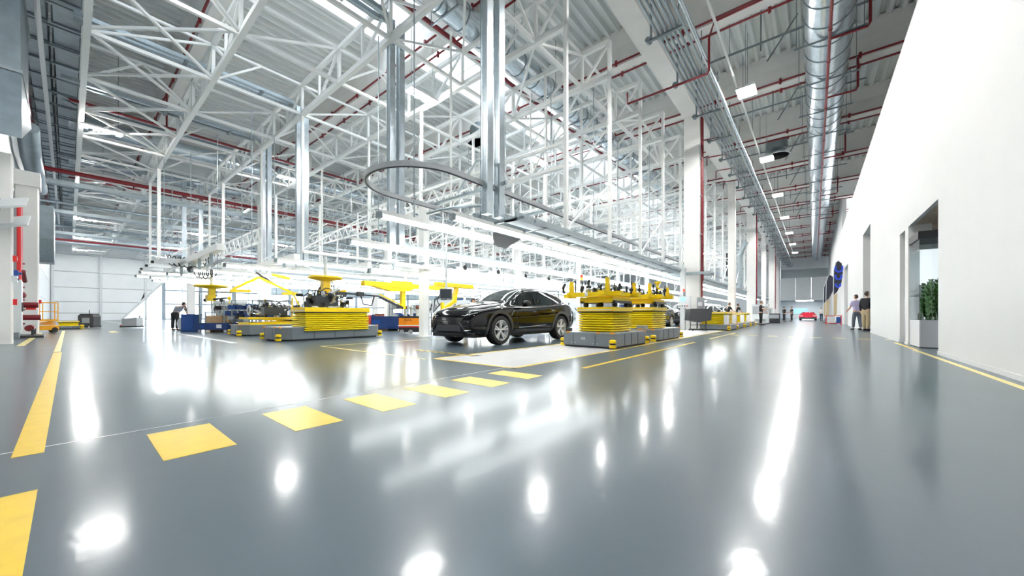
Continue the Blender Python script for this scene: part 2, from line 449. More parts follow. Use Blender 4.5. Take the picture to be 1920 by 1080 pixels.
# right-hand white wall with its openings
WT = 8.38
we = struct(link('wall_east', None))
OPEN = [(11.14, 14.16, 3.13), (14.61, 15.41, 3.12), (22.59, 25.78, 4.84), (36.36, 40.6, 4.55)]
m = MB(); y = -15.0
TH = 0.42
for a, b, z in OPEN:
    m.box(XE, XE + TH, y, a, 0, WT); m.box(XE, XE + (.08 if a < 12 else TH), a, b, z, WT); y = b
m.box(XE, XE + TH, y, 46, 0, WT)
m.build('wall_leaf', 'white_wall', we)
m = MB()
for i in range(70): m.box(XE + 0.1, XE + 0.3, 46 + 0.6 * i, 46.5 + 0.6 * i, 0, 12.9)
m.box(XE + 0.3, XE + 0.4, 46, YN, 0, 12.9)
m.build('ribbed_cladding', 'white_wall', we)
m = MB().box(XE + 7.4, XE + 7.6, -15, 46, 0, 13).build('outer_leaf', 'room_grey', we)
struct(MB().box(XE + TH, XE + 7.5, -15, 46, WT - 0.3, WT - 0.1).build('trim_1', 'white_wall'))
bb = struct(link('baseboard_right', None)); y = -15
for a, b, z in OPEN + [(46, 46, 0)]:
    MB().box(XE - 0.015, XE, y, a - 0.02, 0, 0.07).build('board', 'white_wall', bb); y = b + 0.02
# room seen through the first openings: pale back wall, timber-coloured soffit planks
rm = struct(link('wall_room', None))
MB().box(XE + 3.6, XE + 3.7, 8, 22, 0, 3.3).build('back_leaf', 'room_grey', rm)
MB().box(XE + TH, XE + 3.6, 20.8, 20.9, 0, 3.3).build('end_leaf', 'room_grey', rm)
MB().box(XE + TH, XE + 2.4, 15.9, 16.0, 0, 3.14).build('partition_leaf', 'room_grey', rm)
for k in range(22):
    MB().box(XE + .08, XE + 3.6, 9.0 + k * .5, 9.47 + k * .5, 3.16, 3.2).build('soffit_plank', 'wood_ceiling', rm)
# louvred screen standing in the narrow opening
d1 = struct(link('door_1', None))
MB().box(XE + 0.10, XE + 0.16, 14.61, 14.66, 0.03, 1.30).box(XE + 0.10, XE + 0.16, 15.36, 15.41, 0.03, 1.30).box(XE + 0.10, XE + 0.16, 14.61, 15.41, 1.25, 1.30).box(XE + 0.10, XE + 0.16, 14.61, 15.41, 0.03, 0.24).build('door_frame', 'cabinet_white', d1)
MB().box(XE + 0.05, XE + 0.11, 14.7, 15.0, 0.02, 0.18).build('foot_box', 'agv_light_grey', d1)
for k in range(12): MB().cbox((XE + 0.13, 15.01, 0.30 + 0.08 * k), (0.05, 0.7, 0.012), ry=0.6).build('louvre', 'pale_panel', d1)
# far end wall with the wide doorway, and the room behind it
wn = struct(link('wall_north', None))
for i, x in enumerate([-5 + 2.32 * k for k in range(3)]): MB().box(x, x + 2.3, YN, YN + 0.3, 3.5, 7.8).build('wall_panel', 'panel_wall', wn)
MB().box(-80, -5.02, YN, YN + 0.3, 0, 13).build('hall_end', 'panel_wall', wn)
MB().box(-5, 9, YN + 0.35, YN + 0.5, 7.8, 9.4).build('dark_band', 'zinc_dark', wn)
MB().box(-5, 9, YN + 0.1, YN + 0.5, 9.4, 13).build('upper_band', 'panel_wall', wn)
MB().box(1.95, 9, YN, YN + 0.3, 0, 7.8).build('end_pier', 'white_wall', wn)
struct(MB().box(-8, 6, YN + 16, YN + 16.3, 0, 3.8).build('wall_far', 'pale_panel'))
struct(MB().box(-8, 6, YN + 0.5, YN + 16, 3.8, 4.0).build('trim_2', 'room_grey'))
struct(MB().box(-8.2, -8, YN + 0.5, YN + 16, 0, 4).build('trim_3', 'pale_panel'))
struct(MB().box(6, 6.2, YN + 0.5, YN + 16, 0, 4).build('trim_4', 'pale_panel'))
wd = struct(link('window_40', None))
MB().box(-3.6, -0.9, YN + 15.9, YN + 15.98, 0.9, 2.3).build('window_frame', 'white_wall', wd)
MB().box(-3.5, -1.0, YN + 15.86, YN + 15.9, 1.0, 2.2).build('pane', 'screen_blue', wd)
for k in range(3):  # fill lamps added to brighten the dark room behind the doorway
    t = thing('ceiling_lamp', 'added lamp that brightens the room behind the far doorway, ' + ORD[k] + ' from the hall', 'lamp', (-1.5, YN + 3 + 4.5 * k, 3.7), 0, 'added fill lamps in the far room')
    MB().box(-1.5, 1.5, -.3, .3, 0.02, .1).build('housing', 'white_steel', t); MB().box(-1.4, 1.4, -.25, .25, 0, .02).build('diffuser', 'room_fill_glow', t)
# outside ground beyond the glazed front
struct(MB().box(-260, XW - 0.4, -60, 160, -0.5, -0.05).build('ground', 'outside_ground'))

# ---- concrete columns
def column(x, y, label, w=0.78, top=11.3, pipes=True):
    t = thing('concrete_column', label, 'column', (x, y, 0))
    b = w / 2 - 0.03
    MB().prism([(-w / 2, -b), (-b, -w / 2), (b, -w / 2), (w / 2, -b), (w / 2, b), (b, w / 2), (-b, w / 2), (-w / 2, b)], 0, top).build('shaft', 'white_concrete', t)
    if pipes:
        for k, dy in enumerate((-0.22, -0.02)):
            MB().cyl((w / 2 + 0.07, dy, 2.6 if k else 1.7), (w / 2 + 0.07, dy, top + 0.2), 0.045, 8).build('riser_pipe', 'red_pipe', t, True)
        c = MB()
        for z in range(3, 11, 2): c.box(w / 2, w / 2 + 0.09, -0.32, 0.08, z, z + 0.04)
        c.build('pipe_clip', 'galvanised', t)
    return t
CY = [21.4, 45.2, 69.0]
cwords = ['tall white concrete column behind the black covered cart', 'second white concrete column along the aisle, past the yellow carts', 'third and farthest white concrete column along the aisle']
for y, lb in zip(CY, cwords): column(-5.0, y, lb)
for i, y in enumerate((33.4, 57.2, 80)):
    column(-5.0, y, ORD[i] + ' slimmer white column between the wide columns of the aisle', 0.5, 11.3, False)
column(-17.1, -1.15, 'nearest pale column at the left edge with a small white switch box', 0.34, 5.2, False)
column(-25.4, -1.1, 'wide white column behind the red pipes at the left', 0.60, 6.1, False)
MB().box(-.5, .5, -.45, .35, 6.1, 6.7).build('corbel', 'white_concrete', [o for o in bpy.data.objects if o.get('label') == 'wide white column behind the red pipes at the left'][0])
for i, (x, y) in enumerate([(-32, 9.4), (-32, 33.4), (-32, 57.4), (-58, 9.4), (-58, 33.4), (-58, 57.4)]):
    t = column(x, y, 'white concrete column deep in the assembly hall, ' + ORD[i] + ' counting away from the aisle', 0.7, 11.3, False); t['group'] = 'hall columns behind the stations'

# ================================================================ ROOF STEELWORK
ZB, ZT = 9.35, 10.6
NX = [-6.75 - 3.37 * j for j in range(22)]
XEND = -5.65
TY = [0.35 + 3.0 * k for k in range(28)]
def web_bars(x0, x1):
    """list of ((xa,za),(xb,zb),w) between two chord nodes"""
    xm = (x0 + x1) / 2
    return [((x0, ZB), (x0, ZT), .10), ((xm, ZB), (xm, ZT), .08), ((x0, ZT), (xm, ZB), .08), ((xm, ZB), (x1, ZT), .08)]
for k, y in enumerate(TY):
    lab = ('white roof truss over the hall, ' + ORD[k] + ' counted from the left side wall')
    t = thing('roof_truss', lab, 'truss', (XEND, y, ZB), 0, 'white trusses under the roof')
    L = lambda x, z: (x - XEND, 0, z - ZB)
    MB().bar(L(XEND, ZB), L(NX[-1], ZB), 0.16, 0.17).build('bottom_chord', 'white_steel', t)
    MB().bar(L(XEND, ZT), L(NX[-1], ZT), 0.14, 0.14).build('top_chord', 'white_steel', t)
    MB().bar((0, 0, 0), (0, 0, ZT - ZB), 0.12).build('end_post', 'white_steel', t)
    rest = MB()
    for j in range(len(NX) - 1):
        for (a, b, wd_) in web_bars(NX[j], NX[j + 1]):
            if k <= 4 and j <= 6: MB().bar(L(*a), L(*b), wd_).build('web_member', 'white_steel', t)
            else: rest.bar(L(*a), L(*b), wd_)
    rest.bar(L(XEND, ZT), L(NX[0], ZB), .08)
    stuff(rest.build('far_webbing', 'white_steel', t))
for j, x in enumerate(NX):
    t = thing('roof_tie', 'white tie under the trusses parallel to the aisle, ' + ORD[j] + ' from the aisle columns', 'truss', (x, TY[0], ZB), 0, 'white tie frames under the roof')
    MB().bar((0, 0, 0.0), (0, TY[-1] - TY[0], 0.0), 0.10, 0.11).build('tie_rail', 'white_steel', t)
    rest = MB()
    for k in range(len(TY) - 1):
        a = 3.0 * k
        bars = [((0, a, 0), (0, a + 1.5, ZT - ZB)), ((0, a + 3, 0), (0, a + 1.5, ZT - ZB))] if (j + k) % 2 == 0 else [((0, a, 0), (0, a + 3, ZT - ZB))]
        if j % 2: bars = bars[:1]
        for p, q in bars:
            if j <= 5 and k <= 6: MB().bar(p, q, .07).build('web_member', 'white_steel', t)
            else: rest.bar(p, q, .07)
    rest.bar((0, 0, ZT - ZB), (0, TY[-1] - TY[0], ZT - ZB), .08)
    stuff(rest.build('far_webbing', 'white_steel', t))
# flat bracing in the first two bays
t = thing('wind_bracing', 'flat white crossing braces along the first bay beside the big ducts', 'bracing', (0, 0, ZB))
for j in range(1, 13):
    for s in (0, 1):
        a = (NX[j], TY[0], 0.02 + 0.08 * s); b = (NX[j + 1], TY[1], 0.02 + 0.08 * s)
        if s: a, b = (NX[j], TY[1], 0.1), (NX[j + 1], TY[0], 0.1)
        MB().bar(a, b, 0.08).build('brace', 'white_steel', t)
t = thing('wind_bracing', 'flat white crossing braces in the bay beside the aisle beam', 'bracing', (0, 0, ZB))
for k in range(1, 22):
    MB().bar((NX[0], TY[k], 0.05), (NX[1], TY[k + 1], 0.05), 0.07).build('brace', 'white_steel', t)

# hangers from the trusses to the station frames
def hangers(x, ys, z0, label, w=0.11, m='white_steel'):
    t = thing('hanger_row', label, 'frame', (x, ys[0], z0))
    for y in ys:
        MB().bar((0, y - ys[0], 0), (0, y - ys[0], ZB - z0), w).build('hanger', m, t)
    MB().bar((0, 0, 0), (0, ys[-1] - ys[0], 0), 0.14, 0.12).build('bottom_rail', m, t)
    for a, b in zip(ys[::2], ys[1::2]):
        MB().bar((0, a - ys[0], 0.1), (0, b - ys[0], 2.2), 0.05).build('brace', m, t)
    return t
hangers(XEND, [9.35 + 3 * k for k in range(16)], 3.25, 'row of slim white hangers just inside the aisle columns')
hangers(-8.4, [12.35 + 3 * k for k in range(14)], 3.6, 'row of white hangers over the black car and the line behind it', .09)
hangers(-12.6, [9.35 + 3 * k for k in range(14)], 3.5, 'row of white hangers beyond the first light rails', .09)
hangers(-16.8, [6.35 + 3 * k for k in range(14)], 3.5, 'row of white hangers in line with the second yellow carrier', .09)
hangers(-22.0, [6.35 + 3 * k for k in range(14)], 3.5, 'row of white hangers over the second station', .09)
hangers(-29.4, [3.35 + 3 * k for k in range(14)], 3.9, 'row of wider white hangers over the far left station', .15)
hangers(-33.0, [3.35 + 3 * k for k in range(14)], 3.9, 'last row of white hangers before the far glazed front', .12)
# mid-height cross girders between hangers
for i, (y, x0, x1, z) in enumerate([(9.35, -16.8, -5.65, 5.2), (15.35, -22, -5.65, 5.0), (21.35, -29.4, -5.65, 5.3), (27.35, -33, -5.65, 5.0),
                                    (33.35, -33, -5.65, 5.4), (6.35, -33, -22, 4.6), (12.35, -33, -12.6, 6.2), (18.35, -33, -8.4, 6.6), (24.35, -33, -8.4, 6.4), (39.35, -33, -5.65, 5.4), (45.35, -33, -5.65, 6)]):
    g = thing('lattice_girder', 'white lattice girder between the hangers, ' + ORD[i] + ' of the low girders', 'girder', (x0, y, z), 0, 'low lattice girders')
    MB().bar((0, 0, 0), (x1 - x0, 0, 0), .10).build('lower_chord', 'white_steel', g)
    MB().bar((0, 0, .7), (x1 - x0, 0, .7), .08).build('upper_chord', 'white_steel', g)
    nn = int((x1 - x0) / 0.9); ww = MB()
    for q in range(nn):
        a = q * 0.9; ww.bar((a, 0, 0), (a + .45, 0, .7), .045); ww.bar((a + .45, 0, .7), (a + .9, 0, 0), .045)
    stuff(ww.build('webbing', 'white_steel', g))

# ---- spiral ducts
def spiral_duct(x, z, r, y0, y1, label, ringm='duct_metal', straps=True):
    t = thing('spiral_duct', label, 'duct', (x, y0, z))
    prof = []; L = y1 - y0
    MB().lathe([(r, 0), (r, L)], 36, axis='y').build('shell', 'duct_metal', t, True)
    k = 0; y = 0.6
    while y < L:
        mm = MB()
        mm.lathe([(r, y), (r + 0.018, y), (r + 0.018, y + 0.035), (r, y + 0.035)], 28, axis='y')
        if y < 40: mm.build('seam_ring', 'zinc_dark', t)
        y += 1.05
    if straps:
        y = 1.6
        while y < min(L, 60):
            mm = MB(); mm.cbox((0, y, -r - 0.02), (2 * r + 0.55, 0.05, 0.05))
            for s in (-1, 1): mm.cyl((s * (r + .2), y, -r - 0.02), (s * (r + .2), y, 12.9 - z), 0.012, 5)
            mm.build('hanger_strap', 'zinc_dark', t); y += 2.9
    return t
spiral_duct(0.40, 11.0, 0.68, -14, 84, 'big round galvanised duct along the ceiling of the aisle')
spiral_duct(-9.45, 11.14, 0.45, -14, 84, 'round galvanised duct high over the assembly hall beside the skylights')
t = thing('fire_pipe', 'red pipe slung below the big aisle duct', 'pipe', (0.42, -14, 10.24))
m = MB().cyl((0, 0, 0), (0, 96, 0), 0.045, 8)
for y in range(2, 90, 2): m.cyl((0, y, 0), (0, y + 0.1, 0), 0.062, 8)
m.build('pipe', 'red_pipe', t, True)
for y in (26, 30.6, 35, 43, 52, 61, 70):
    MB().tube([(0, y, 0), (0.95, y + .05, 0), (1.0, y, .1), (1.0, y, 1.3)], 0.04, 8).build('branch_pipe', 'red_pipe', t, True)
t = thing('fire_pipe', 'thick red main pipe along the underside of the hall duct', 'pipe', (-10.35, -14, 11.0))
m = MB().cyl((0, 0, 0), (0, 96, 0), 0.085, 8)
for y in range(2, 90, 3): m.cyl((0, y, 0), (0, y + 0.15, 0), 0.11, 8)
m.build('pipe', 'red_pipe', t, True)
for i, (x, z) in enumerate([(-24.0, 9.8), (-38.0, 9.9)]):
    t = thing('fire_pipe', ('red pipe crossing over the second station', 'red pipe crossing far over the left station')[i], 'pipe', (x, 0, z))
    MB().cyl((0, 0, 0), (0, 60, 0), 0.06, 6).build('pipe', 'red_pipe', t, True)
    for y in range(3, 60, 6): MB().cyl((0, y, 0), (0, y, 1.8), 0.04, 6).build('riser_pipe', 'red_pipe', t, True)
t = thing('fire_pipe', 'thin red branch pipe stepping around the conduit rack and up into the aisle roof', 'pipe', (0, 0, 0))
MB().tube([(-5.9, 14.6, 9.9), (-5.9, 14.6, 9.45), (-2.95, 14.6, 9.45), (-2.9, 14.6, 9.55), (-2.9, 14.6, 10.7), (-2.8, 15.0, 11.5), (1.8, 15.0, 11.55)], 0.04, 8).build('pipe', 'red_pipe', t, True)
for k in range(7):
    t = thing('fire_pipe', 'short red step pipe clipped below the long beam, ' + ORD[k] + ' beyond the near column', 'pipe', (-4.7, 24.2 + 2.9 * k, 11.33), 0, 'red step pipes below the long beam')
    MB().tube([(-0.8, 0, -0.6), (-0.8, 0, -0.1), (-0.6, 0.05, -.06), (0.3, 0.2, -.06), (0.35, .9, -.06)], 0.035, 6).build('pipe', 'red_pipe', t)

# ---- conduit rack beside the long beam
t = thing('conduit_rack', 'rack of parallel silver conduits bracketed off the long white beam', 'pipes', (-4.6, 3.1, 9.85))
for k, dx in enumerate((0.72, 0.86, 1.0, 1.14, 1.28)):
    MB().cyl((dx, -14, 0), (dx, 84, 0), 0.045, 8).build('conduit', 'galvanised', t, True)
MB().cyl((1.62, -14, 0.06), (1.62, 84, 0.06), 0.075, 10).build('conduit', 'duct_metal', t, True)
MB().cyl((1.46, -14, 0.0), (1.46, 84, 0.0), 0.05, 10).build('conduit', 'galvanised', t, True)
for k in range(-2, 27):
    y = 3 * k
    m = MB().bar((0.45, y, -.10), (1.45, y, -.10), .09, .06).bar((0.50, y, -.10), (0.50, y, 1.5), .06)
    m.cyl((0.42, y - .1, -.08), (0.42, y + .1, -.08), .09, 8)
    m.bar((1.35, y, -.1), (1.35, y, 1.6), .03)
    m.build('bracket', 'dark_metal' if 0 else 'zinc_dark', t)
t = thing('lamp_track', 'white lamp track tube running down the middle of the aisle ceiling', 'track', (-2.55, -10, 10.6))
MB().cyl((0, 0, 0), (0, 90, 0), 0.045, 8).build('tube', 'white_steel', t, True)
for k in range(25): MB().cyl((0, 2 + 3.5 * k, 0), (0, 2 + 3.5 * k, 2.3), 0.01, 4).build('wire', 'zinc_dark', t)
# galvanised rails and stays under the aisle deck
for k, y in enumerate((16.9, 22.4, 28.6, 34.4, 40.4, 46.4)):
    t = thing('stay_rail', 'grey slotted rail with slanting stays under the aisle roof, ' + ORD[k] + ' in sight', 'rail', (0, y, 11.4), 0, 'slotted rails under the aisle roof')
    MB().bar((-3.6, .3, 0), (1.8, .3, 0), .06).build('rail', 'zinc_dark', t)
    MB().bar((-1.4, .3, -.8), (-.5, 1.6, 1.4), .04).build('stay', 'zinc_dark', t)
    MB().bar((-1.6, .3, -.3), (-1.6, .4, 1.4), .05).build('stay', 'zinc_dark', t)

# ---- ceiling lamps
def panel_lamp(x, y, z, label, group):
    t = thing('ceiling_lamp', label, 'lamp', (x, y, z), 0, group)
    MB().box(-.34, .34, -.42, .42, .03, .12).build('housing', 'white_steel', t)
    MB().box(-.31, .31, -.39, .39, 0, .03).build('diffuser', 'lamp_glow', t)
    for s in (-1, 1): MB().cyl((0, s * .3, .12), (0, s * .3, 12.9 - z), 0.008, 4).build('wire', 'zinc_dark', t)
    return t
def quad_lamp(x, y, z, label, group):
    t = thing('ceiling_lamp', label, 'lamp', (x, y, z), 0, group)
    MB().box(-.20, .20, -.64, .64, .06, .14).build('housing', 'white_steel', t)
    for k in range(4): MB().box(-.16, .16, -.60 + .34 * k, -.42 + .34 * k, 0, .06).build('lens', 'lamp_glow', t)
    for s in (-1, 1): MB().cyl((0, s * .5, .12), (0, s * .5, 12.9 - z), 0.01, 4).build('rod', 'zinc_dark', t)
    return t
LY = [0.9 + 8.68 * k for k in range(9)]
for k, y in enumerate(LY):
    panel_lamp(-2.2, y, 10.2, 'square white ceiling lamp over the aisle, ' + ORD[k] + ' along the row', 'aisle ceiling lamps')
rows = [(-11.64, 'nearest row'), (-25.0, 'second row'), (-36.9, 'third row'), (-49.7, 'fourth row'), (-62.2, 'fifth row'), (-73.5, 'last row')]
for x, rn in rows:
    for k, y in enumerate(LY):
        quad_lamp(x, (y + 0.2) * 0.888, 9.15, 'four-lens hall lamp in the ' + rn + ', ' + ORD[k] + ' from the left side wall', 'hall ceiling lamps')

# ---- ducts over the left wall
def rect_duct(y0, y1, z0, z1, x0, x1, label, m='dull_duct'):
    t = thing('flat_duct', label, 'duct', (x0, (y0 + y1) / 2, z0))
    h = (y1 - y0) / 2
    MB().box(0, x1 - x0, -h, h, 0, z1 - z0).build('casing', m, t)
    n = int(abs(x1 - x0) / 1.6)
    for k in range(n):
        x = -1.6 * k
        if -x > 50: break
        MB().box(x - .03, x + .03, -h - .05, h + .05, -.05, z1 - z0 + .05).build('flange', 'zinc_dark', t)
    return t
rect_duct(-1.02, -0.50, 11.0, 11.5, -6, -76, 'flat grey duct nearest the left wall under the roof')
rect_duct(-0.34, 0.26, 11.0, 11.5, -6, -76, 'wider flat grey duct beside the first roof truss')
t = thing('light_conduit', 'long shiny tube under the flat ducts along the left wall', 'pipe', (-6, -0.66, 10.6))
MB().tube([(0, 0, 0), (-12, .0, 0), (-12.6, 0.02, 0), (-30, .02, 0), (-68, 0, 0)], 0.07, 8).build('tube', 'letter_white', t, True)
t = thing('cable_tray', 'dark cross trays with red pipe between the left wall and the flat ducts', 'tray', (0, 0, 10.9))
for k in range(40): MB().bar((-7 - 1.5 * k, -1.6, 0), (-7 - 1.5 * k, .3, 0), .05, .04).build('cross_bar', 'zinc_dark', t)
MB().cyl((-14, -1.25, .2), (-70, -1.25, .2), .09, 8).build('red_run', 'red_pipe', t, True)
# big air hoods at the left edge
t = thing('air_plenum', 'big blue-grey sheet-metal air box at the top left corner', 'duct', (-18.0, -1.2, 6.2))
MB().box(-1.5, 1.6, -.4, .38, 1.1, 3.5).build('casing', 'plenum_metal', t)
MB().add([(-1.5, -.4, 1.1), (1.6, -.4, 1.1), (1.6, .40, 1.1), (-1.5, .40, 1.1), (-1.5, -.4, .6), (2.4, -.4, -.9), (2.4, .44, -.9), (-1.5, .44, .6)],
         [(0, 1, 2, 3), (4, 5, 6, 7), (0, 1, 5, 4), (1, 2, 6, 5), (2, 3, 7, 6), (3, 0, 4, 7)]).build('sloping_mouth', 'plenum_metal', t)
MB().box(-1.55, 1.65, -.4, .42, 1.05, 1.13).box(-1.55, 1.65, -.4, .42, 3.45, 3.53).build('flange', 'zinc_dark', t)
t = thing('air_plenum', 'second smaller sheet-metal air box further along the left wall', 'duct', (-29.5, -.75, 3.4))
MB().box(-1.5, 1.4, -.6, .3, 1.0, 2.6).build('casing', 'plenum_metal', t)
MB().prism([(-1.5, 1.0), (1.4, 1.0), (.2, .0), (-1.0, .0)], -.6, .3, 'y').build('sloping_mouth', 'galvanised', t)
t = thing('spiral_duct', 'short dark round duct bending along the left wall above the wide column', 'duct', (-27, -1.1, 7.2))
MB().tube([(1.2, 0, 1.6), (0.4, 0, 1.2), (-1, 0, .9), (-8, 0, .9)], .32, 16).build('shell', 'plenum_metal', t, True)
for i, (x, z) in enumerate([(-16.3, 3.75), (-17.2, 3.4)]):
    t = thing('louvre_box', ('upper tilted white louvre plate on the left wall', 'lower tilted white louvre plate on the left wall')[i], 'louvre', (x, -0.95, z))
    MB().cbox((0, 0, 0), (1.3, .5, .05), rx=.3, ry=.35).build('plate', 'cabinet_white', t)
    MB().cbox((-.3, -.35, -.02), (.2, .3, .3)).build('bracket', 'galvanised', t)
for i, x in enumerate((-34, -44, -56)):
    t = thing('wall_ledge', 'white service crossing below the roof near the far end, ' + ORD[i] + ' from here', 'ledge', (x, 0, 8.5 + .1 * i), 0, 'far service crossings')
    MB().bar((0, -1.5, 0), (0, 40, 0), .5, .25).build('tray', 'galvanised', t)
    MB().cyl((.5, -1.5, .6), (.5, 40, .6), .12, 8).build('pipe', 'duct_metal' if i else 'red_pipe', t, True)
t = thing('service_duct', 'dark flat duct bank crossing in front of the far end wall', 'duct', (-66, 0, 9.0))
MB().box(-1, .6, -1.5, 70, 0, 1.2).build('casing', 'dull_duct', t)
MB().box(-3, -2.2, -1.5, 70, .2, 1.6).build('second_casing', 'dull_duct', t)
MB().cyl((1.2, -1.5, .2), (1.2, 70, .2), .1, 8).build('red_run', 'red_pipe', t)

# ---- galvanised drop ducts
def drop(x, y, z0, z1, back, label, gap=0.40, w=0.16, run=0, rm=0.0):
    t = thing('cable_drop', label, 'duct', (x, y, z0))
    for s in (-1, 1):
        yy = s * gap / 2
        MB().box(-w / 2, w / 2, yy - w / 2, yy + w / 2, 0, z1 - z0 - .1).build('upright', 'galvanised', t)
        MB().box(-w / 2 - .012, -w / 2 + .02, yy - w / 2 - .012, yy + w / 2 + .012, 0, z1 - z0 - .1).build('cover_strip', 'duct_metal', t)
        MB().box(w / 2 - .02, w / 2 + .012, yy - w / 2 - .012, yy + w / 2 + .012, 0, z1 - z0 - .1).build('cover_strip', 'duct_metal', t)
    zz = z1 - z0
    xs = -.16
    for k, dx in enumerate((0, -.34)):
        MB().sweep([(0, -.2, zz - .25), (dx * .5, -.3, zz - .05), (dx, -.45, zz), (dx, -back, zz)], [(-.08, -.07), (.08, -.07), (.08, .07), (-.08, .07)]).build('trunking', 'galvanised', t)
    for k in range(int(back / 2.4)):
        MB().box(-.5, .14, -1.6 - 2.4 * k, -1.5 - 2.4 * k, zz - .12, zz - .07).build('support_bar', 'zinc_dark', t)
    if run:
        MB().sweep([(0, gap / 2, .3), (0, gap / 2 + .12, .08), (0, gap / 2 + .3, 0), (0, run, 0)], [(-.07, -.06), (.07, -.06), (.07, .06), (-.07, .06)]).build('lower_run', 'galvanised', t)
    return t
drop(-5.9, 6.45, 3.15, 11.3, 3, 'nearest pair of tall galvanised uprights over the black car', .42, .17)
drop(-10.3, 6.65, 3.02, 10.2, 6.6, 'pair of galvanised uprights bending into trunking at the second truss', .34, .17, 40)
drop(-17.8, 6.7, 2.95, 10.2, 6.6, 'pair of galvanised uprights right of the coiled hoses', .30, .17, 40)
drop(-22.9, 6.8, 3.1, 10.2, 7, 'pair of galvanised uprights above the second carrier', .30, .18, 40)
drop(-34.0, 5.6, 4.2, 10.2, 6, 'farthest pair of galvanised uprights at the left', .9, .2, 30)
# galvanised trunking continuing in long diagonals under the trusses
for i, (x, z) in enumerate([(-27.0, 10.9), (-38, 10.9)]):
    t = thing('trunking_run', 'galvanised trunking pair running under the roof, ' + ORD[i] + ' beyond the second uprights', 'duct', (x, -1, z), 0, 'trunking runs under the roof')
    for dx in (0, -.4):
        MB().sweep([(dx, 0, .3), (dx, .5, .3), (dx, 1.2, 0), (dx, 34, 0)], [(-.09, -.08), (.09, -.08), (.09, .08), (-.09, .08)]).build('trunking', 'galvanised', t)
for i, (x, z, r) in enumerate([(-30.5, 11.12, .42), (-37.5, 11.12, .42), (-48, 11.12, .42)]):
    t = thing('spiral_duct', 'round duct over the left part of the hall, ' + ORD[i] + ' beyond the skylight', 'duct', (x, 0, z), 0, 'round ducts left of the skylights')
    MB().lathe([(r, 0), (r, 80)], 20, axis='y').build('shell', 'duct_metal', t, True)

# ================================================================ LIGHT RAILS AND CONVEYORS
def light_rail(x, y0, z, label, ln=1.5, w=0.11, n=None, y1=70, skip=False):
    t = thing('light_rail', label, 'lamp', (x, y0, z))
    MB().box(-w * .8, w * .8, 0, y1 - y0, .05, .14).build('housing', 'white_steel', t)
    k = 0; y = 0.05; step = ln; me = MB().box(-w / 2, w / 2, 0, step - .04, -.03, .05).mesh('fluorescent_tube', 'tube_glow')
    while y < min(y1 - y0, 30):
        link('fluorescent_tube', me, t, (0, y, 0)); y += step
    me2 = MB().box(-w / 2, w / 2, 0, 5.9, -.03, .05).mesh('fluorescent_tube', 'tube_glow')
    while y < y1 - y0 - 6:
        link('fluorescent_tube', me2, t, (0, y, 0)); y += 6
    MB().box(-.07, .07, -.07, 0.02, -.04, .10).build('end_cap', 'zinc_dark', t)
    for q in range(5): MB().cyl((0, .9 + 6 * q, .14), (0, .9 + 6 * q, ZB - z), .016, 5).build('suspension_rod', 'galvanised', t)
    return t
light_rail(-6.36, 5.6, 3.0, 'fluorescent light rail right of the black car, starting below the loop track')
light_rail(-7.5, 4.45, 3.0, 'fluorescent light rail centred over the black car')
light_rail(-10.3, 5.15, 2.87, 'long thick fluorescent light rail left of the black car, lowest in view', w=0.20)
light_rail(-8.9, 6.8, 3.45, 'fluorescent light rail set higher behind the looped track')
light_rail(-11.6, 6.5, 2.25, 'low fluorescent light rail behind the white post', w=.12)
light_rail(-13.5, 12, 3.0, 'fluorescent light rail between the white posts and the dollies')
SR = [(-16.3, 5.2, 2.9), (-18.2, 4.0, 2.75), (-20.0, 5.4, 3.0), (-21.8, 3.6, 2.8), (-23.6, 5.0, 3.05), (-25.3, 3.2, 2.85), (-27.2, 2.4, 3.0), (-29.3, 3.0, 2.9), (-31.5, 2.6, 3.1), (-34.5, 4, 3.2), (-38, 4, 3.3)]
for k, (x, y, z) in enumerate(SR):
    light_rail(x, y, z, 'fluorescent light rail over the left stations, ' + ORD[k] + ' counting away from the white posts', w=.17, y1=60)

# loop track (overhead conveyor rail bent into a hairpin)
t = thing('loop_track', 'grey overhead track bent into a hairpin loop above the black car', 'track', (-7.2, 5.3, 3.88))
pts = [(1.2, 70, 0), (1.2, 30, 0), (1.2, 0, 0)] + [(1.2 * math.cos(a), 1.2 * math.sin(a), 0) for a in [-PI * q / 24 for q in range(1, 24)]] + [(-1.2, 0, 0), (-1.2, 30, 0), (-1.2, 70, 0)]
MB().sweep(pts, [(-.045, -.055), (.045, -.055), (.045, .055), (-.045, .055)]).build('rail', 'agv_light_grey', t)
MB().sweep([(p[0], p[1], p[2] - .06) for p in pts], [(-.012, -.008), (.012, -.008), (.012, .008), (-.012, .008)]).build('slot', 'seam_dark', t)
for y in (1.4, 4, 7, 10, 13, 16, 19, 22): MB().bar((-1.6, y, .1), (1.5, y, .1), .07, .07).build('cross_bar', 'galvanised', t)
for y in (2.0, 6, 10, 14):
    MB().bar((-1.2, y, .1), (-1.2, y, 5.4), .05).build('hanger', 'white_steel', t)

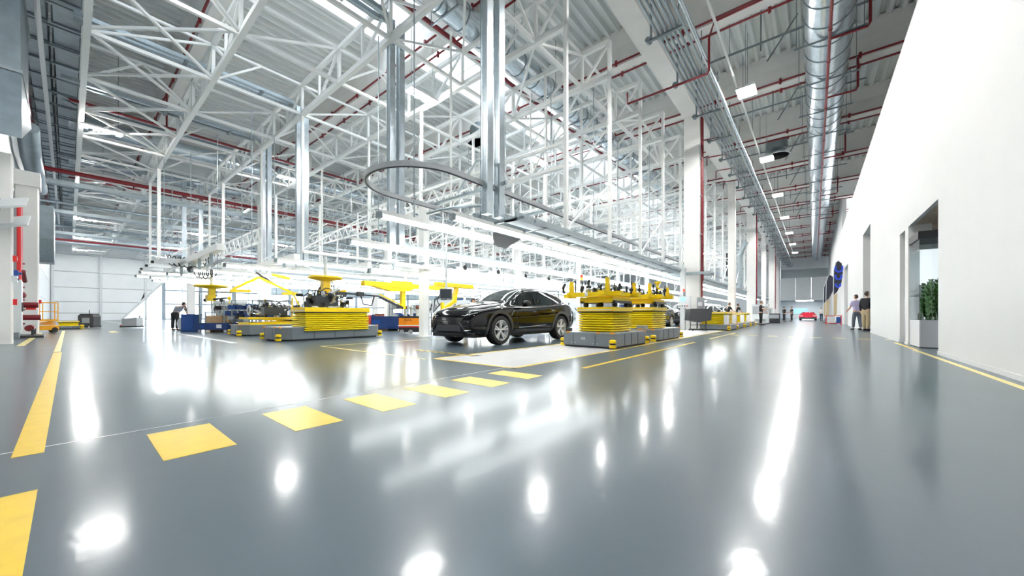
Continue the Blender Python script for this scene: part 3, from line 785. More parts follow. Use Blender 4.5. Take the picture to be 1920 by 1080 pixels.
# galvanised channel with side ladder, above the aisle-side rail
t = thing('channel_beam', 'galvanised open channel beam along the station between loop track and column', 'beam', (-5.75, 6.9, 3.2))
MB().sweep([(0, 0, 0), (0, 64, 0)], [(-.20, -.10), (.20, -.10), (.20, .10), (.16, .10), (.16, -.06), (-.16, -.06), (-.16, .10), (-.20, .10)]).build('channel', 'galvanised', t)
MB().box(-.7, -.62, -.6, 64, -.05, .08).build('side_rail', 'galvanised', t)
MB().box(.36, .42, .5, 64, -.12, -.04).build('side_rail', 'galvanised', t)
for k in range(24): MB().box(-.7, .4, 1.2 * k, 1.2 * k + .06, -.10, -.04).build('rung', 'zinc_dark', t)
t = thing('shade_plate', 'dark triangular plate hanging from the light rails over the car', 'plate', (-7.40, 8.65, 2.95))
MB().prism([(-.55, .32), (.75, .32), (.0, -.10), (-.55, -.05)], -.02, .02, 'x').build('plate', 'arch_grey', t)
t = thing('camera_carriage', 'small dark carriage at the end of the upper light rail', 'carriage', (-8.9, 6.75, 3.40))
MB().box(-.12, .12, -.2, .1, -.08, .1).build('body', 'dark_metal', t); MB().cyl((-.1, -.25, -.05), (.1, -.25, -.05), .05, 8).build('roller', 'galvanised', t)
t = thing('pipe_bracket', 'galvanised pipe bracket beside the nearest uprights', 'bracket', (-7.6, 6.0, 3.55))
MB().tube([(-.5, .2, 0), (.1, .2, 0), (.5, .3, 0), (1.4, .4, -.1), (1.6, .4, 0), (1.6, .4, 1.0), (1.2, .4, 1.05), (-.8, 1.6, 1.0)], .035, 8).build('pipe', 'galvanised', t, True)
t = thing('column_bracket', 'galvanised bracket arms clamped around the nearest aisle column', 'bracket', (-5.0, 21.0, 2.9))
MB().box(-1.6, .9, -.15, -.02, 0, .14).box(-1.6, .9, .85, .98, 0, .14).build('arm', 'galvanised', t)

# station frames: slim horizontal aluminium rails
FR = [(-10.9, 7.0, 2.45, -11.9), (-14.6, 8.5, 2.6, -15.6)]
for i, (x, y, z, x2) in enumerate(FR):
    t = thing('crane_rail', ('pale crane rails passing behind the white post', 'pale crane rails further behind the white posts')[i], 'rail', (x, y, z))
    for dx in (0, x2 - x):
        MB().box(dx - .05, dx + .05, 0, 40, 0, .14).build('rail', 'pale_panel', t)
    for k in range(12): MB().box(x2 - x - .3, .3, 1 + 3.3 * k, 1.1 + 3.3 * k, .14, .22).build('cross_rail', 'galvanised', t)
    for k in range(8): MB().lathe([(.07, -.04), (.11, 0), (.07, .04)], 10, (-.4, 1.5 + 2.1 * k, .32), 'x').build('trolley_wheel', 'black_rubber', t)
for i, (x0, x1, y, z) in enumerate([(-28.5, -17, 3.6, 3.05), (-28.5, -17, 6.2, 3.0), (-28.5, -17, 9.5, 3.0), (-28.5, -17, 13, 3.0), (-33, -17, 20, 3.1), (-33, -17, 27, 3.1)]):
    t = thing('canopy_beam', 'white canopy frame beam across the left stations, ' + ORD[i] + ' from the open floor', 'frame', (x0, y, z))
    MB().box(0, x1 - x0, -.12, .12, .15, .4).build('beam', 'white_steel', t)
    MB().box(0, x1 - x0, .3, .36, -.12, -.04).build('lower_rail', 'pale_panel', t)
    for k in range(6): MB().box(2 * k, 2 * k + .08, -.05, .05, -.3, .15).build('drop_bar', 'galvanised', t)
t = thing('canopy', 'white flat canopy panels at the near end of the left station', 'canopy', (-28.6, 2.6, 3.3))
for k in range(3):
    MB().box(2.1 * k, 2.1 * k + 1.9, 0, 1.6, 0, .06).build('panel', 'white_steel', t)
    MB().cyl((2.1 * k, -.05, .02), (2.1 * k + .08, -.05, .02), .07, 8).build('end_stop', 'black_plastic', t)
def coil(p, q, r, turns, label):
    t = thing('coiled_hose', label, 'hose', p)
    d = Vector(q) - Vector(p); pts = []
    n = turns * 12
    for i in range(n + 1):
        a = 2 * PI * i / 12; f = i / n
        sd = Vector((-d.y, d.x, 0)).normalized(); pts.append(d * f + sd * (r * .6 * math.cos(a)) + Vector((0, 0, -.12 * math.sin(PI * f) + r * math.sin(a))))
    MB().tube(pts, .022, 5).build('hose', 'black_rubber', t, True)
coil((-24.4, 3.1, 3.5), (-22.6, 4.5, 3.4), .24, 9, 'black coiled hose hanging in loops at the left station canopy')
coil((-22.1, 3.7, 2.8), (-21.4, 4.3, 2.75), .19, 5, 'smaller black coiled hose below the canopy arm')
coil((-13.9, 6.25, 1.62), (-13.5, 6.6, 1.6), .10, 5, 'black coiled hose right of the yellow lifting head')
t = thing('swing_arm', 'pale swing arm with hose ends under the canopy', 'arm', (-22.2, 3.6, 3.05))
MB().bar((0, 0, 0), (1.9, .4, .5), .14, .1).build('arm', 'pale_panel', t); MB().ball((0, 0, -.15), .16).build('joint', 'dark_metal', t)

# white station posts
def post(x, y, label, h=4.8, w=0.27):
    t = thing('station_post', label, 'post', (x, y, 0))
    MB().box(-w / 2, w / 2, -w * .45, w * .45, 0.02, h).build('shaft', 'white_steel', t)
    MB().box(-w * .9, w * .9, -w * .8, w * .8, 0, .02).build('foot_plate', 'white_steel', t)
    return t
post(-11.1, 8.35, 'nearest white station post left of the black car')
post(-11.35, 14.2, 'white station post rising behind the windscreen of the black car', 4.6, .24)
post(-17.1, 10.6, 'white station post at the right end of the near yellow bellows', 4.8, .30)
for i, y in enumerate((20.2, 26.2, 32.2)): t = post(-11.35, y, 'white station post further down the car line, ' + ORD[i] + ' beyond the black car', 4.4, .2); t['group'] = 'posts down the car line'
for i, (x, y) in enumerate([(-17.1, 17), (-17.1, 24), (-23.5, 15), (-23.5, 22), (-29.5, 12), (-29.5, 20)]):
    t = post(x, y, 'slim white post among the left stations, ' + ORD[i] + ' from the near bellows', 3.3, .16); t['group'] = 'posts among the left stations'

# ================================================================ THE BLACK CAR
def interp(xs, ys, x):
    if x <= xs[0]: return ys[0]
    for i in range(1, len(xs)):
        if x <= xs[i]:
            f = (x - xs[i - 1]) / (xs[i] - xs[i - 1]); f = f * f * (3 - 2 * f) * .35 + f * .65
            return ys[i - 1] + (ys[i] - ys[i - 1]) * f
    return ys[-1]
CU = dict(
    zt=([0, .05, .14, .35, .8, 1.2, 1.5, 1.9, 2.3, 2.7, 3.2, 3.7, 4.2, 4.6, 4.82, 4.98, 5.08],
        [.66, .80, .92, 1.00, 1.08, 1.13, 1.18, 1.40, 1.565, 1.64, 1.66, 1.64, 1.565, 1.43, 1.28, 1.15, .98]),
    zs=([0, .14, .5, 1.0, 1.5, 2.5, 3.3, 3.9, 4.4, 4.8, 5.08],
        [.62, .82, .92, .99, 1.01, 1.02, 1.06, 1.12, 1.15, 1.08, .92]),
    w=([0, .08, .25, .6, 1.0, 1.5, 2.2, 3.0, 3.5, 4.0, 4.5, 4.85, 5.0, 5.08],
       [.62, .80, .92, .98, 1.0, .965, .955, .965, 1.0, 1.02, .99, .90, .82, .72]),
    wr=([0, .14, .8, 1.5, 1.9, 2.4, 3.2, 4.0, 4.5, 4.85, 5.08],
        [.50, .62, .70, .72, .64, .57, .56, .53, .52, .56, .52]),
    zb=([0, .1, .6, 1.5, 4.3, 4.9, 5.08], [.36, .26, .24, .25, .25, .32, .42]))
def sec(u):
    g = {k: interp(v[0], v[1], u) for k, v in CU.items()}
    w, zb, zs, zt, wr = g['w'], g['zb'], g['zs'], g['zt'], g['wr']
    zt = max(zt, zs + .03)
    ze = zs + (zt - zs) * .80
    gl = max(0.0, min(1.0, (zt - zs - .12) / .3))
    wb = w - .10 - .03 * gl
    wr = min(wr, wb - .04)
    p = [(0, zb), (w * .70, zb), (w - .07, zb + .03), (w - .01, zb + .16), (w, zb + (zs - zb) * .50), (w - .015, zb + (zs - zb) * .74), (w - .03, zs - .045), (w - .075, zs),
         (wb, zs + .015), (wb * .5 + wr * .5 + .02, zs * .5 + ze * .5), (wr + .015, ze - .01), (wr - .05, zt - .03), (wr * .5, zt - .004), (0, zt)]
    return p
def make_car_body():
    U = [0, .03, .08, .16, .3, .5, .75, 1.0, 1.25, 1.5, 1.7, 1.95, 2.2, 2.45, 2.75, 3.1, 3.5, 3.9, 4.2, 4.45, 4.65, 4.82, 4.93, 5.02, 5.08]
    vs = []; N = None
    for u in U:
        p = sec(u); ring = p + [(-a, b) for a, b in p[-2:0:-1]]
        N = len(ring); vs += [(a, u, b) for a, b in ring]
    fs = [(i * N + k, i * N + (k + 1) % N, (i + 1) * N + (k + 1) % N, (i + 1) * N + k) for i in range(len(U) - 1) for k in range(N)]
    fs += [tuple(range(N))[::-1], tuple(range((len(U) - 1) * N, len(U) * N))]
    m = MB(); m.add(vs, fs)
    me = m.mesh('body', 'black_gloss')
    o = link('body', me)
    sb = o.modifiers.new('s', 'SUBSURF'); sb.levels = 2; sb.render_levels = 2
    cutters = []
    for yc in (0.99, 3.94):
        for s in (-1, 1):
            c = MB().cyl((s * .62, yc, .385), (s * 1.3, yc, .385), .455, 40).build('cut', 'satin_black')
            cutters.append(c); b = o.modifiers.new('b', 'BOOLEAN'); b.object = c; b.operation = 'DIFFERENCE'; b.solver = 'EXACT'
    dg = bpy.context.evaluated_depsgraph_get(); dg.update()
    me2 = bpy.data.meshes.new_from_object(o.evaluated_get(dg))
    for c in cutters: bpy.data.objects.remove(c)
    bpy.data.objects.remove(o)
    me2.materials.clear(); me2.materials.append(MATS['black_gloss'])
    for p in me2.polygons: p.material_index = 0
    me2.polygons.foreach_set('use_smooth', [True] * len(me2.polygons))
    try: me2.set_sharp_from_angle(angle=math.radians(50))
    except Exception: pass
    return me2
body_me = make_car_body()
bm_ = bmesh.new(); bm_.from_mesh(body_me); bvh = BVHTree.FromBMesh(bm_)
def patch(poly, to3, direc, off=.006, cuts=4, back=.0):
    bm = bmesh.new(); vv = [bm.verts.new((a, b, 0)) for a, b in poly]
    bm.faces.new(vv); bmesh.ops.triangulate(bm, faces=bm.faces[:])
    bmesh.ops.subdivide_edges(bm, edges=bm.edges[:], cuts=cuts, use_grid_fill=True)
    d = Vector(direc).normalized(); bad = []
    for v in bm.verts:
        o = Vector(to3(v.co.x, v.co.y)) - d * 3
        h, nn, _, _ = bvh.ray_cast(o, d, 6)
        if h is None: bad.append(v); continue
        if nn.dot(d) > 0: nn = -nn
        v.co = h + nn * off
    bmesh.ops.delete(bm, geom=bad, context='VERTS')
    vs = [tuple(v.co) for v in bm.verts]; bm.verts.index_update()
    fs = [tuple(v.index for v in f.verts) for f in bm.faces]; bm.free()
    m = MB(); m.add(vs, fs); return m
def line3(pts, to3, direc, r=.008, off=.004, n=10, sub=6):
    d = Vector(direc).normalized(); out = []
    for i in range(len(pts) - 1):
        for k in range(sub):
            f = k / sub; p = (pts[i][0] * (1 - f) + pts[i + 1][0] * f, pts[i][1] * (1 - f) + pts[i + 1][1] * f)
            h, nn, _, _ = bvh.ray_cast(Vector(to3(*p)) - d * 3, d, 6)
            if h is not None:
                if nn.dot(d) > 0: nn = -nn
                out.append(h + nn * off)
    m = MB()
    if len(out) > 1: m.tube(out, r, 5)
    return m
def make_car(loc, label, paint='black_gloss', detail=True):
    t = thing('car', label, 'car', loc)
    me = body_me if paint == 'black_gloss' else body_me.copy()
    if paint != 'black_gloss': me.materials.clear(); me.materials.append(MATS[paint])
    link('body', me, t)
    # glass
    for s in (1, -1):
        side = lambda u, z, s=s: (s * 0.5, u, z); d = (-s, 0, 0)
        sd = lambda u, z: (0, u, z)
        patch([(1.86, 1.06), (2.62, 1.07), (2.68, 1.49), (2.40, 1.485), (2.12, 1.36)], sd, d).build('side_window', 'side_glass', t, True)
        patch([(2.72, 1.07), (3.52, 1.10), (4.12, 1.20), (4.24, 1.29), (3.85, 1.46), (3.2, 1.53), (2.77, 1.52)], sd, d).build('side_window', 'side_glass', t, True)
        line3([(1.72, 1.035), (2.6, 1.045), (3.5, 1.075), (4.2, 1.19), (4.34, 1.27), (4.15, 1.38), (3.75, 1.51), (3.2, 1.56), (2.4, 1.525), (2.05, 1.38), (1.72, 1.10)], sd, d, .009).build('window_trim', 'chrome', t, True)
        for pl in ([(1.66, .40), (1.72, .98)], [(2.66, .40), (2.68, .98), (2.72, 1.05)], [(3.50, .55), (3.42, .40)], [(3.56, 1.05), (3.60, .8), (3.50, .62)]):
            line3(pl, sd, d, .005, .001).build('door_seam', 'seam_dark', t)
        patch([(1.50, .30), (3.44, .30), (3.44, .40), (1.56, .40)], sd, d, .012).build('sill', 'arch_grey', t, True)
        line3([(1.75, .44), (3.35, .50)], sd, d, .012, .01).build('sill_strip', 'chrome', t, True)
        line3([(1.5, .88), (2.5, .90), (3.3, .96)], sd, d, .006, .002).build('waist_crease', 'black_gloss', t, True)
        patch([(1.44, .74), (1.60, .94), (1.40, .97)], sd, d, .006, 2).build('side_vent', 'satin_black', t)
        line3([(1.42, .78), (1.60, .95)], sd, d, .008, .006).build('vent_trim', 'chrome', t)
        for yc in (0.99, 3.94):                         # wheel-arch cladding
            pr = []
            for q in range(25):
                a = -0.28 + (PI + .56) * q / 24
                pr.append((yc + .452 * math.cos(a), .385 + .452 * math.sin(a)))
            inner = pr; outer = [(yc + .535 * math.cos(-0.28 + (PI + .56) * q / 24), .385 + .525 * math.sin(-0.28 + (PI + .56) * q / 24)) for q in range(25)]
            vs = []; xo = 1.005
            for (a, b), (c, e) in zip(inner, outer):
                h, nn, _, _ = bvh.ray_cast(Vector((s * 3, c, max(e, .27))), Vector((-s, 0, 0)), 4)
                xx = abs(h.x) if h is not None else .93
                xx = max(xx, .84)
                vs += [(s * (xx + .012), a, b), (s * (xx + .012), c, e), (s * (xx - .10), c, e), (s * (xx - .16), a, b)]
            fs = []
            for q in range(24):
                for r in range(4): fs.append((q * 4 + r, q * 4 + (r + 1) % 4, q * 4 + 4 + (r + 1) % 4, q * 4 + 4 + r))
            MB().add(vs, fs).build('arch_trim', 'arch_grey', t, True)
        # mirror
        mb = MB().ball((s * 1.04, 1.98, 1.12), (.13, .085, .085), 14, 8)
        mb.bar((s * .92, 2.0, 1.04), (s * 1.0, 2.0, 1.07), .06, .04)
        mb.build('door_mirror', 'black_gloss', t, True)
        MB().ball((s * 1.04, 2.035, 1.12), (.11, .045, .068), 12, 6).build('mirror_glass', 'chrome', t, True)
        for u, z in ((2.42, .88), (3.36, .93)):
            line3([(u, z), (u + .18, z + .005)], sd, d, .014, .012).build('door_handle', 'chrome', t, True)
        # headlight
        fr = lambda a, z: (a, 0, z)
        patch([(s * .50, .80), (s * .86, .86), (s * .93, .885), (s * .80, .90), (s * .52, .85)], fr, (0, 1, 0), .008).build('headlight', 'side_glass', t, True)
        line3([(s * .48, .775), (s * .60, .775), (s * .88, .85)], fr, (0, 1, 0), .009, .01).build('light_strip', 'letter_white', t)
        patch([(s * .52, .44), (s * .82, .48), (s * .86, .66), (s * .56, .66)], fr, (0, 1, 0), .006).build('side_intake', 'satin_black', t)
        for q in range(3): line3([(s * .56, .50 + .055 * q), (s * .82, .515 + .055 * q)], fr, (0, 1, 0), .010, .01).build('intake_slat', 'black_gloss', t)
        patch([(s * .60, .95), (s * .90, .95), (s * .90, .99), (s * .60, .99)], fr, (0, -1, 0), .01, 2).build('tail_light', 'red_paint', t)
        line3([(s * .44, .60), (s * .70, .345), (s * .82, .33)], fr, (0, 1, 0), .016, .012).build('bumper_blade', 'arch_grey', t, True)
        line3([(s * .60, .40), (s * .80, .42)], fr, (0, 1, 0), .008, .02).build('lip_strip', 'chrome', t)
    fr = lambda a, z: (a, 0, z)
    patch([(-.50, .56), (.50, .56), (.54, .72), (-.54, .72)], fr, (0, 1, 0), .006).build('grille', 'satin_black', t)
    for q in range(4): line3([(-.50, .58 + .04 * q), (.50, .58 + .04 * q)], fr, (0, 1, 0), .007, .012).build('grille_bar', 'black_gloss', t)
    patch([(-.50, .38), (.50, .38), (.44, .54), (-.44, .54)], fr, (0, 1, 0), .01).build('lower_panel', 'arch_grey', t, True)
    line3([(-.80, .30), (.80, .30)], fr, (0, 1, 0), .03, .0).build('front_lip', 'satin_black', t, True)
    tp = lambda a, u: (a, u, 1.3)
    patch([(-.74, 1.60), (0, 1.50), (.74, 1.60), (.60, 2.28), (.3, 2.34), (-.3, 2.34), (-.60, 2.28)], tp, (0, 0, -1), .006, 5).build('windscreen', 'car_glass', t, True)
    patch([(-.50, 4.12), (.50, 4.12), (.52, 4.66), (-.52, 4.66)], tp, (0, 0, -1), .006).build('rear_window', 'side_glass', t, True)
    patch([(-.46, 2.5), (.46, 2.5), (.44, 3.7), (-.44, 3.7)], tp, (0, 0, -1), .004).build('roof_glass', 'side_glass', t, True)
    for s in (1, -1):
        line3([(s * .30, .25), (s * .48, .9), (s * .66, 1.5)], tp, (0, 0, -1), .012, .0).build('bonnet_crease', 'black_gloss', t, True)
        line3([(s * .76, .45), (s * .80, .95), (s * .80, 1.45)], tp, (0, 0, -1), .005, .0).build('bonnet_seam', 'seam_dark', t)
    MB().lathe([(.0, 0), (.03, .004), (.028, .01), (0, .012)], 12, (0, .26, .965), 'z').build('badge', 'dark_metal', t, True)
    MB().box(-.80, .80, .15, 4.95, .22, .34).build('underbody', 'satin_black', t)
    MB().box(-.60, .60, 1.6, 4.3, .34, 1.0).build('cabin_floor', 'satin_black', t) if not detail else None
    # wheels
    for s in (-1, 1):
        for yc in (0.99, 3.94):
            wl = link('wheel', MB().lathe([(.27, -.13), (.365, -.13), (.383, -.10), (.388, 0), (.383, .10), (.365, .13), (.27, .13), (.27, -.13)], 44, axis='x').mesh('wheel', 'black_rubber', True), t, (s * .855, yc, .388))
            rim = MB().lathe([(.285, .0), (.285, .125), (.262, .135), (.255, .05), (.235, .03), (.235, 0.0)], 40, axis='x')
            rim.lathe([(.0, .07), (.055, .07), (.065, .04), (.065, .02), (0, .02)], 20, axis='x')
            for k in range(5):
                a = 2 * PI * k / 5 + .3
                for da in (-.17, .17):
                    p = (.075, .04 * math.cos(a), .04 * math.sin(a)); q = (.105, .262 * math.cos(a + da * .9), .262 * math.sin(a + da * .9))
                    rim.bar(p, q, .055, .035)
                rim.bar((.07, 0, 0), (.082, .15 * math.cos(a), .15 * math.sin(a)), .075, .03)
            o = rim.build('rim', 'rim_silver', wl, True)
            o2 = MB().lathe([(0, -.01), (.19, -.01), (.19, .02), (0, .02)], 28, axis='x').build('brake_disc', 'dark_metal', wl, True)
            if s < 0: o.rotation_euler = (0, 0, PI); o2.rotation_euler = (0, 0, PI)
            MB().lathe([(0, -.05), (.26, -.05), (.26, -.03), (0, -.03)], 24, axis='x').build('rim_back', 'satin_black', wl)
    return t
make_car((-7.31, 6.25, 0), 'glossy black sport utility car with silver five-spoke wheels at the station')
c2 = make_car((-7.31, 18.2, 0), 'second black car, behind the rear yellow carrier by the bright flare', detail=False)
copy_tree(c2, (-7.31, 26.0, 0), 0, 'third black car, seen through between the column and the row of yellow carts')
copy_tree(c2, (-7.31, 33.4, 0), 0, 'fourth black car, its roof over the row of yellow carts')
copy_tree(c2, (-7.31, 41.0, 0), 0, 'fifth black car, farthest along the line')

# red sports car far down the aisle, seen from the front
t = thing('sports_car', 'low red sports car parked at the far doorway', 'car', (-.66, 66.6, 0))
pr = [(0, .32), (0, .52), (.5, .70), (1.2, .82), (1.9, 1.14), (2.6, 1.17), (3.6, .98), (4.5, .92), (4.55, .35)]
vs = []; NS = [(-1.0, .86), (-.92, 1.0), (-.6, 1.03), (0, 1.05), (.6, 1.03), (.92, 1.0), (1.0, .86)]
m = MB()
for i, (x, f) in enumerate(NS):
    for (y, z) in pr: vs.append((x * (1 - .25 * max(0, (z - .85) / .3)), y, .3 + (z - .3) * (f if z > .4 else 1)))
k = len(pr)
fs = [(i * k + j, i * k + j + 1, (i + 1) * k + j + 1, (i + 1) * k + j) for i in range(len(NS) - 1) for j in range(k - 1)]
fs += [tuple(range(k)), tuple(range((len(NS) - 1) * k, len(NS) * k))]
m.add(vs, fs); m.build('body', 'red_paint', t, True)
MB().prism([(1.25, .84), (1.88, 1.16), (2.1, 1.165), (1.5, .86)], -.62, .62, 'x').build('windscreen', 'car_glass', t)
MB().box(-.95, .95, -.03, .1, .2, .40).build('splitter', 'dark_metal', t)
for s in (-1, 1):
    MB().box(s * .62 - .2, s * .62 + .2, -.02, .06, .42, .50).build('intake', 'satin_black', t)
    MB().cbox((s * .72, .2, .62), (.3, .2, .06), rz=s * .3).build('headlight', 'letter_white', t)
    for y in (.9, 3.6): MB().lathe([(.2, -.12), (.33, -.12), (.34, 0), (.33, .12), (.2, .12)], 20, (s * .85, y, .34), 'x').build('wheel', 'black_rubber', t, True)

# ================================================================ CARRIERS (grey automated platforms with yellow bellows)
def carrier(loc, rz, label, W=1.4, L=2.2, H=.36, ch=.0, chs=(0, 0, 0, 0), number=None, group=None):
    """platform: x across, y along; origin at the middle of the floor footprint"""
    t = thing('carrier', label, 'carrier', loc, rz, group)
    a, b = W / 2, L / 2
    def corner(x, y, c):
        if not c: return [(x, y)]
        sx = 1 if x > 0 else -1; sy = 1 if y > 0 else -1
        return [(x - sx * c, y), (x, y - sy * c)] if sx * sy < 0 else [(x, y - sy * c), (x - sx * c, y)]
    poly = corner(-a, -b, chs[0]) ; q = corner(a, -b, chs[1]); poly += q
    poly += corner(a, b, chs[2]) + corner(-a, b, chs[3])
    MB().prism(poly, .05, H).build('chassis', 'agv_grey', t)
    MB().prism([(x * .97, y * .97) for x, y in poly], .012, .05).build('skirt', 'black_rubber', t)
    MB().prism([(x * .985, y * .985) for x, y in poly], H, H + .02).build('deck_plate', 'agv_light_grey', t)
    # panel seams and screws
    for x in (-a + W * .21, a - W * .35):
        MB().box(x - .006, x + .006, -b - .004, -b + .01, .06, H - .01).build('panel_seam', 'seam_dark', t)
    for y in (-b + L * .3, b - L * .3, 0):
        for s in (-1, 1): MB().box(s * a - .006, s * a + .006, y - .006, y + .006, .06, H - .01).build('panel_seam', 'seam_dark', t)
    sc_ = MB()
    for x in (-a + .06, -a + W * .21 - .05, -a + W * .21 + .05, a - W * .35 - .05, a - W * .35 + .05, a - .12):
        sc_.cyl((x, -b - .004, .11), (x, -b + .01, .11), .009, 6)
    sc_.build('screw_row', 'letter_white', t)
    # scanners at two corners
    for (x, y) in ((a - .02, -b - .02), (-a + .02, b + .02), (-a - .04, -b + .06), (a, b)):
        sn = link('scanner', None, t, (x, y, 0))
        MB().lathe([(.0, .03), (.075, .03), (.08, .05), (.08, .10), (.06, .105), (.06, .14), (.08, .145), (.08, .20), (.05, .22), (0, .22)], 16).build('scanner_housing', 'machine_yellow', sn, True)
        MB().lathe([(.0, .105), (.065, .105), (.065, .14), (0, .14)], 16).build('scanner_window', 'black_plastic', sn)
    for (x, y) in ((a - .05, -b + .03), (-a + .12, -b + .03), (a - W * .3, -b + .03), (a - .04, b - .1)):
        MB().box(x - .05, x + .05, y - .02, y + .03, H, H + .035).build('indicator', 'amber_plastic', t)
    if number: text('number', number, .085, 'letter_white', t, (-.12, -b - .004, .22), (PI / 2, 0, 0), .002)
    return t
def bellows(t, cx, cy, W, L, z0, z1, cap=.13, n=8, cuff=False, name='bellows'):
    m = MB(); dz = (z1 - z0) / n; ring = []
    prof = []
    for i in range(n):
        prof += [(z0 + dz * i, -.075), (z0 + dz * (i + .22), .0), (z0 + dz * (i + .5), .016), (z0 + dz * (i + .78), .0)]
    prof.append((z1, -.075))
    vs = []
    for z, o in prof:
        for sx, sy in ((-1, -1), (1, -1), (1, 1), (-1, 1)): vs.append((cx + sx * (W / 2 + o), cy + sy * (L / 2 + o), z))
    k = len(prof)
    fs = [(i * 4 + j, i * 4 + (j + 1) % 4, i * 4 + 4 + (j + 1) % 4, i * 4 + 4 + j) for i in range(k - 1) for j in range(4)]
    m.add(vs, fs + [(3, 2, 1, 0), tuple(range(4 * k - 4, 4 * k))])
    o = m.build(name, 'bellows_yellow', t)
    MB().box(cx - W / 2 - .03, cx + W / 2 + .03, cy - L / 2 - .03, cy + L / 2 + .03, z1, z1 + .025).build('black_rim', 'black_rubber', t)
    MB().box(cx - W / 2 - .035, cx + W / 2 + .035, cy - L / 2 - .035, cy + L / 2 + .035, z1 + .025, z1 + cap).build('top_frame', 'machine_yellow', t)
    MB().box(cx - W / 2, cx + W / 2, cy - L / 2 - .037, cy - L / 2 - .034, z1 + .05, z1 + .075).build('marking_strip', 'pale_panel', t)
    return o
def fixture(t, cx, cy, z, seed, W=1.6, L=1.5):
    r = random.Random(seed)
    m = MB()
    for s in (-1, 1): m.box(cx + s * .42 - .06, cx + s * .42 + .06, cy - .5, cy + .5, z + .10, z + .16)
    for (x, y) in ((-.4, -.35), (.4, -.35), (-.4, .35), (.4, .35), (0, -.3)):
        m.cyl((cx + x, cy + y, z), (cx + x, cy + y, z + .12), .05, 8); m.ball((cx + x, cy + y, z + .06), .075, 8, 5)
    m.build('jack_units', 'black_plastic', t)
    MB().box(cx - .5, cx + .42, cy - .5, cy + .5, z + .12, z + .25).build('lower_frame', 'machine_yellow', t)
    o = MB(); zt = z + .27
    o.box(cx - W * .52, cx + W * .42, cy - .62, cy - .46, zt, zt + .11)
    o.box(cx - W * .52, cx + W * .42, cy + .46, cy + .62, zt, zt + .13)
    o.box(cx - .30, cx - .14, cy - .6, cy + .6, zt + .01, zt + .12); o.box(cx + .3, cx + .46, cy - L * .7, cy + L * .6, zt + .01, zt + .11)
    o.box(cx - .86, cx - .72, cy - .7, cy - .3, zt - .02, zt + .07)
    o.build('cradle_frame', 'machine_yellow', t)
    for (x, y, h) in ((-.72, -.55, .30), (.30, -.55, .36), (.44, .75, .30)):
        MB().prism([(-.05, 0), (.06, 0), (.03, h), (-.03, h)], -.05, .05, 'y', (cx + x, cy + y, zt + .1)).build('stanchion', 'machine_yellow', t)
    tl = MB()
    for _ in range(22):
        x = cx + r.uniform(-.75, .65); y = cy + r.choice((-.55, -.2, .2, .55)) + r.uniform(-.08, .08); h = r.choice((.06, .10, .14, .2, .32))
        tl.cyl((x, y, zt + .08), (x, y, zt + .1 + h), r.uniform(.010, .03), 6)
        if r.random() < .6: tl.cbox((x, y, zt + .14 + h * .4), (.09, .08, .07), rz=r.uniform(0, 1))
        if r.random() < .3: tl.ball((x, y, zt + .12 + h), .04, 7, 5)
    stuff(tl.build('clamp_tooling', 'black_plastic', t))
    cb = MB()
    cb.tube([(cx - .95, cy - .55, zt + .1), (cx - .98, cy - .55, zt + .25), (cx - .92, cy - .55, zt + .36)], .035, 7)
    cb.build('cable_loom', 'black_rubber', t)
    s2 = MB()
    for _ in range(5): s2.ball((cx + r.uniform(-.4, .3), cy + r.uniform(-.5, -.3), zt + .18), (.09, .07, .05), 8, 5)
    s2.build('cast_parts', 'cast_silver', t)
    MB().box(cx - .28, cx - .20, cy - .636, cy - .62, zt + .02, zt + .11).build('sign_plate', 'letter_white', t)

A1 = carrier((-4.20, 8.98, 0), -.02, 'grey carrier numbered 103 with yellow bellows and loaded fixture, nearest the aisle', 1.36, 2.0, .35, number='103')
bellows(A1, -.03, .0, .92, 1.10, .37, .86)
fixture(A1, 0, 0, .99, 3)
A2 = carrier((-4.22, 12.0, 0), 0, 'second grey carrier with chamfered nose and yellow bellows, right behind the numbered one', 1.40, 2.7, .35, chs=(.3, .45, .1, .1))
bellows(A2, 0, -.2, .95, 1.25, .37, .90)
fixture(A2, .05, -.15, 1.03, 8)
MB().box(.15, .40, -1.25, -1.0, .37, .48).build('junction_box', 'agv_light_grey', A2)
# yellow hook stand on the second fixture
MB().bar((.2, .5, 1.3), (.2, .5, 1.86), .06).bar((.2, .5, 1.70), (.42, .5, 1.56), .045).box(.12, .30, .45, .55, 1.84, 1.90).build('hook_stand', 'machine_yellow', A2)
A3 = carrier((-12.85, 5.55, 0), .04, 'long grey carrier with wide yellow bellows facing the open floor', 1.4, 3.3, .40, chs=(.25, .35, .1, .1))
bellows(A3, .30, .10, .95, 2.1, .28, .86, .17, 9)
A4 = carrier((-17.0, 6.2, 0), .0, 'grey carrier at the left rear carrying an axle with a brake disc', 1.5, 4.4, .40, chs=(.3, .3, .1, .1))
for i, y in enumerate((22.2, 25.0, 28.4, 31.6)):
    A = carrier((-3.98 - .05 * i, y, 0), 0, 'grey carrier with plain yellow bellows, ' + ORD[i] + ' past the covered cart', 1.45, 2.3, .28, group='plain bellows carriers by the aisle')
    bellows(A, -.1, 0, 1.0 if i else 1.25, 1.5, .30, .82 - .08 * (i in (1, 2)), .12, 8)
    MB().box(.42, .62, -.85, -.6, .25, .78).build('white_cuff', 'letter_white', A)
t = carrier((-32.1, .0, 0), PI / 2, 'small grey and yellow carrier standing at the end of the yellow line', 1.0, 1.3, .16)
bellows(t, 0, 0, .7, .95, .17, .36, .09, 3)

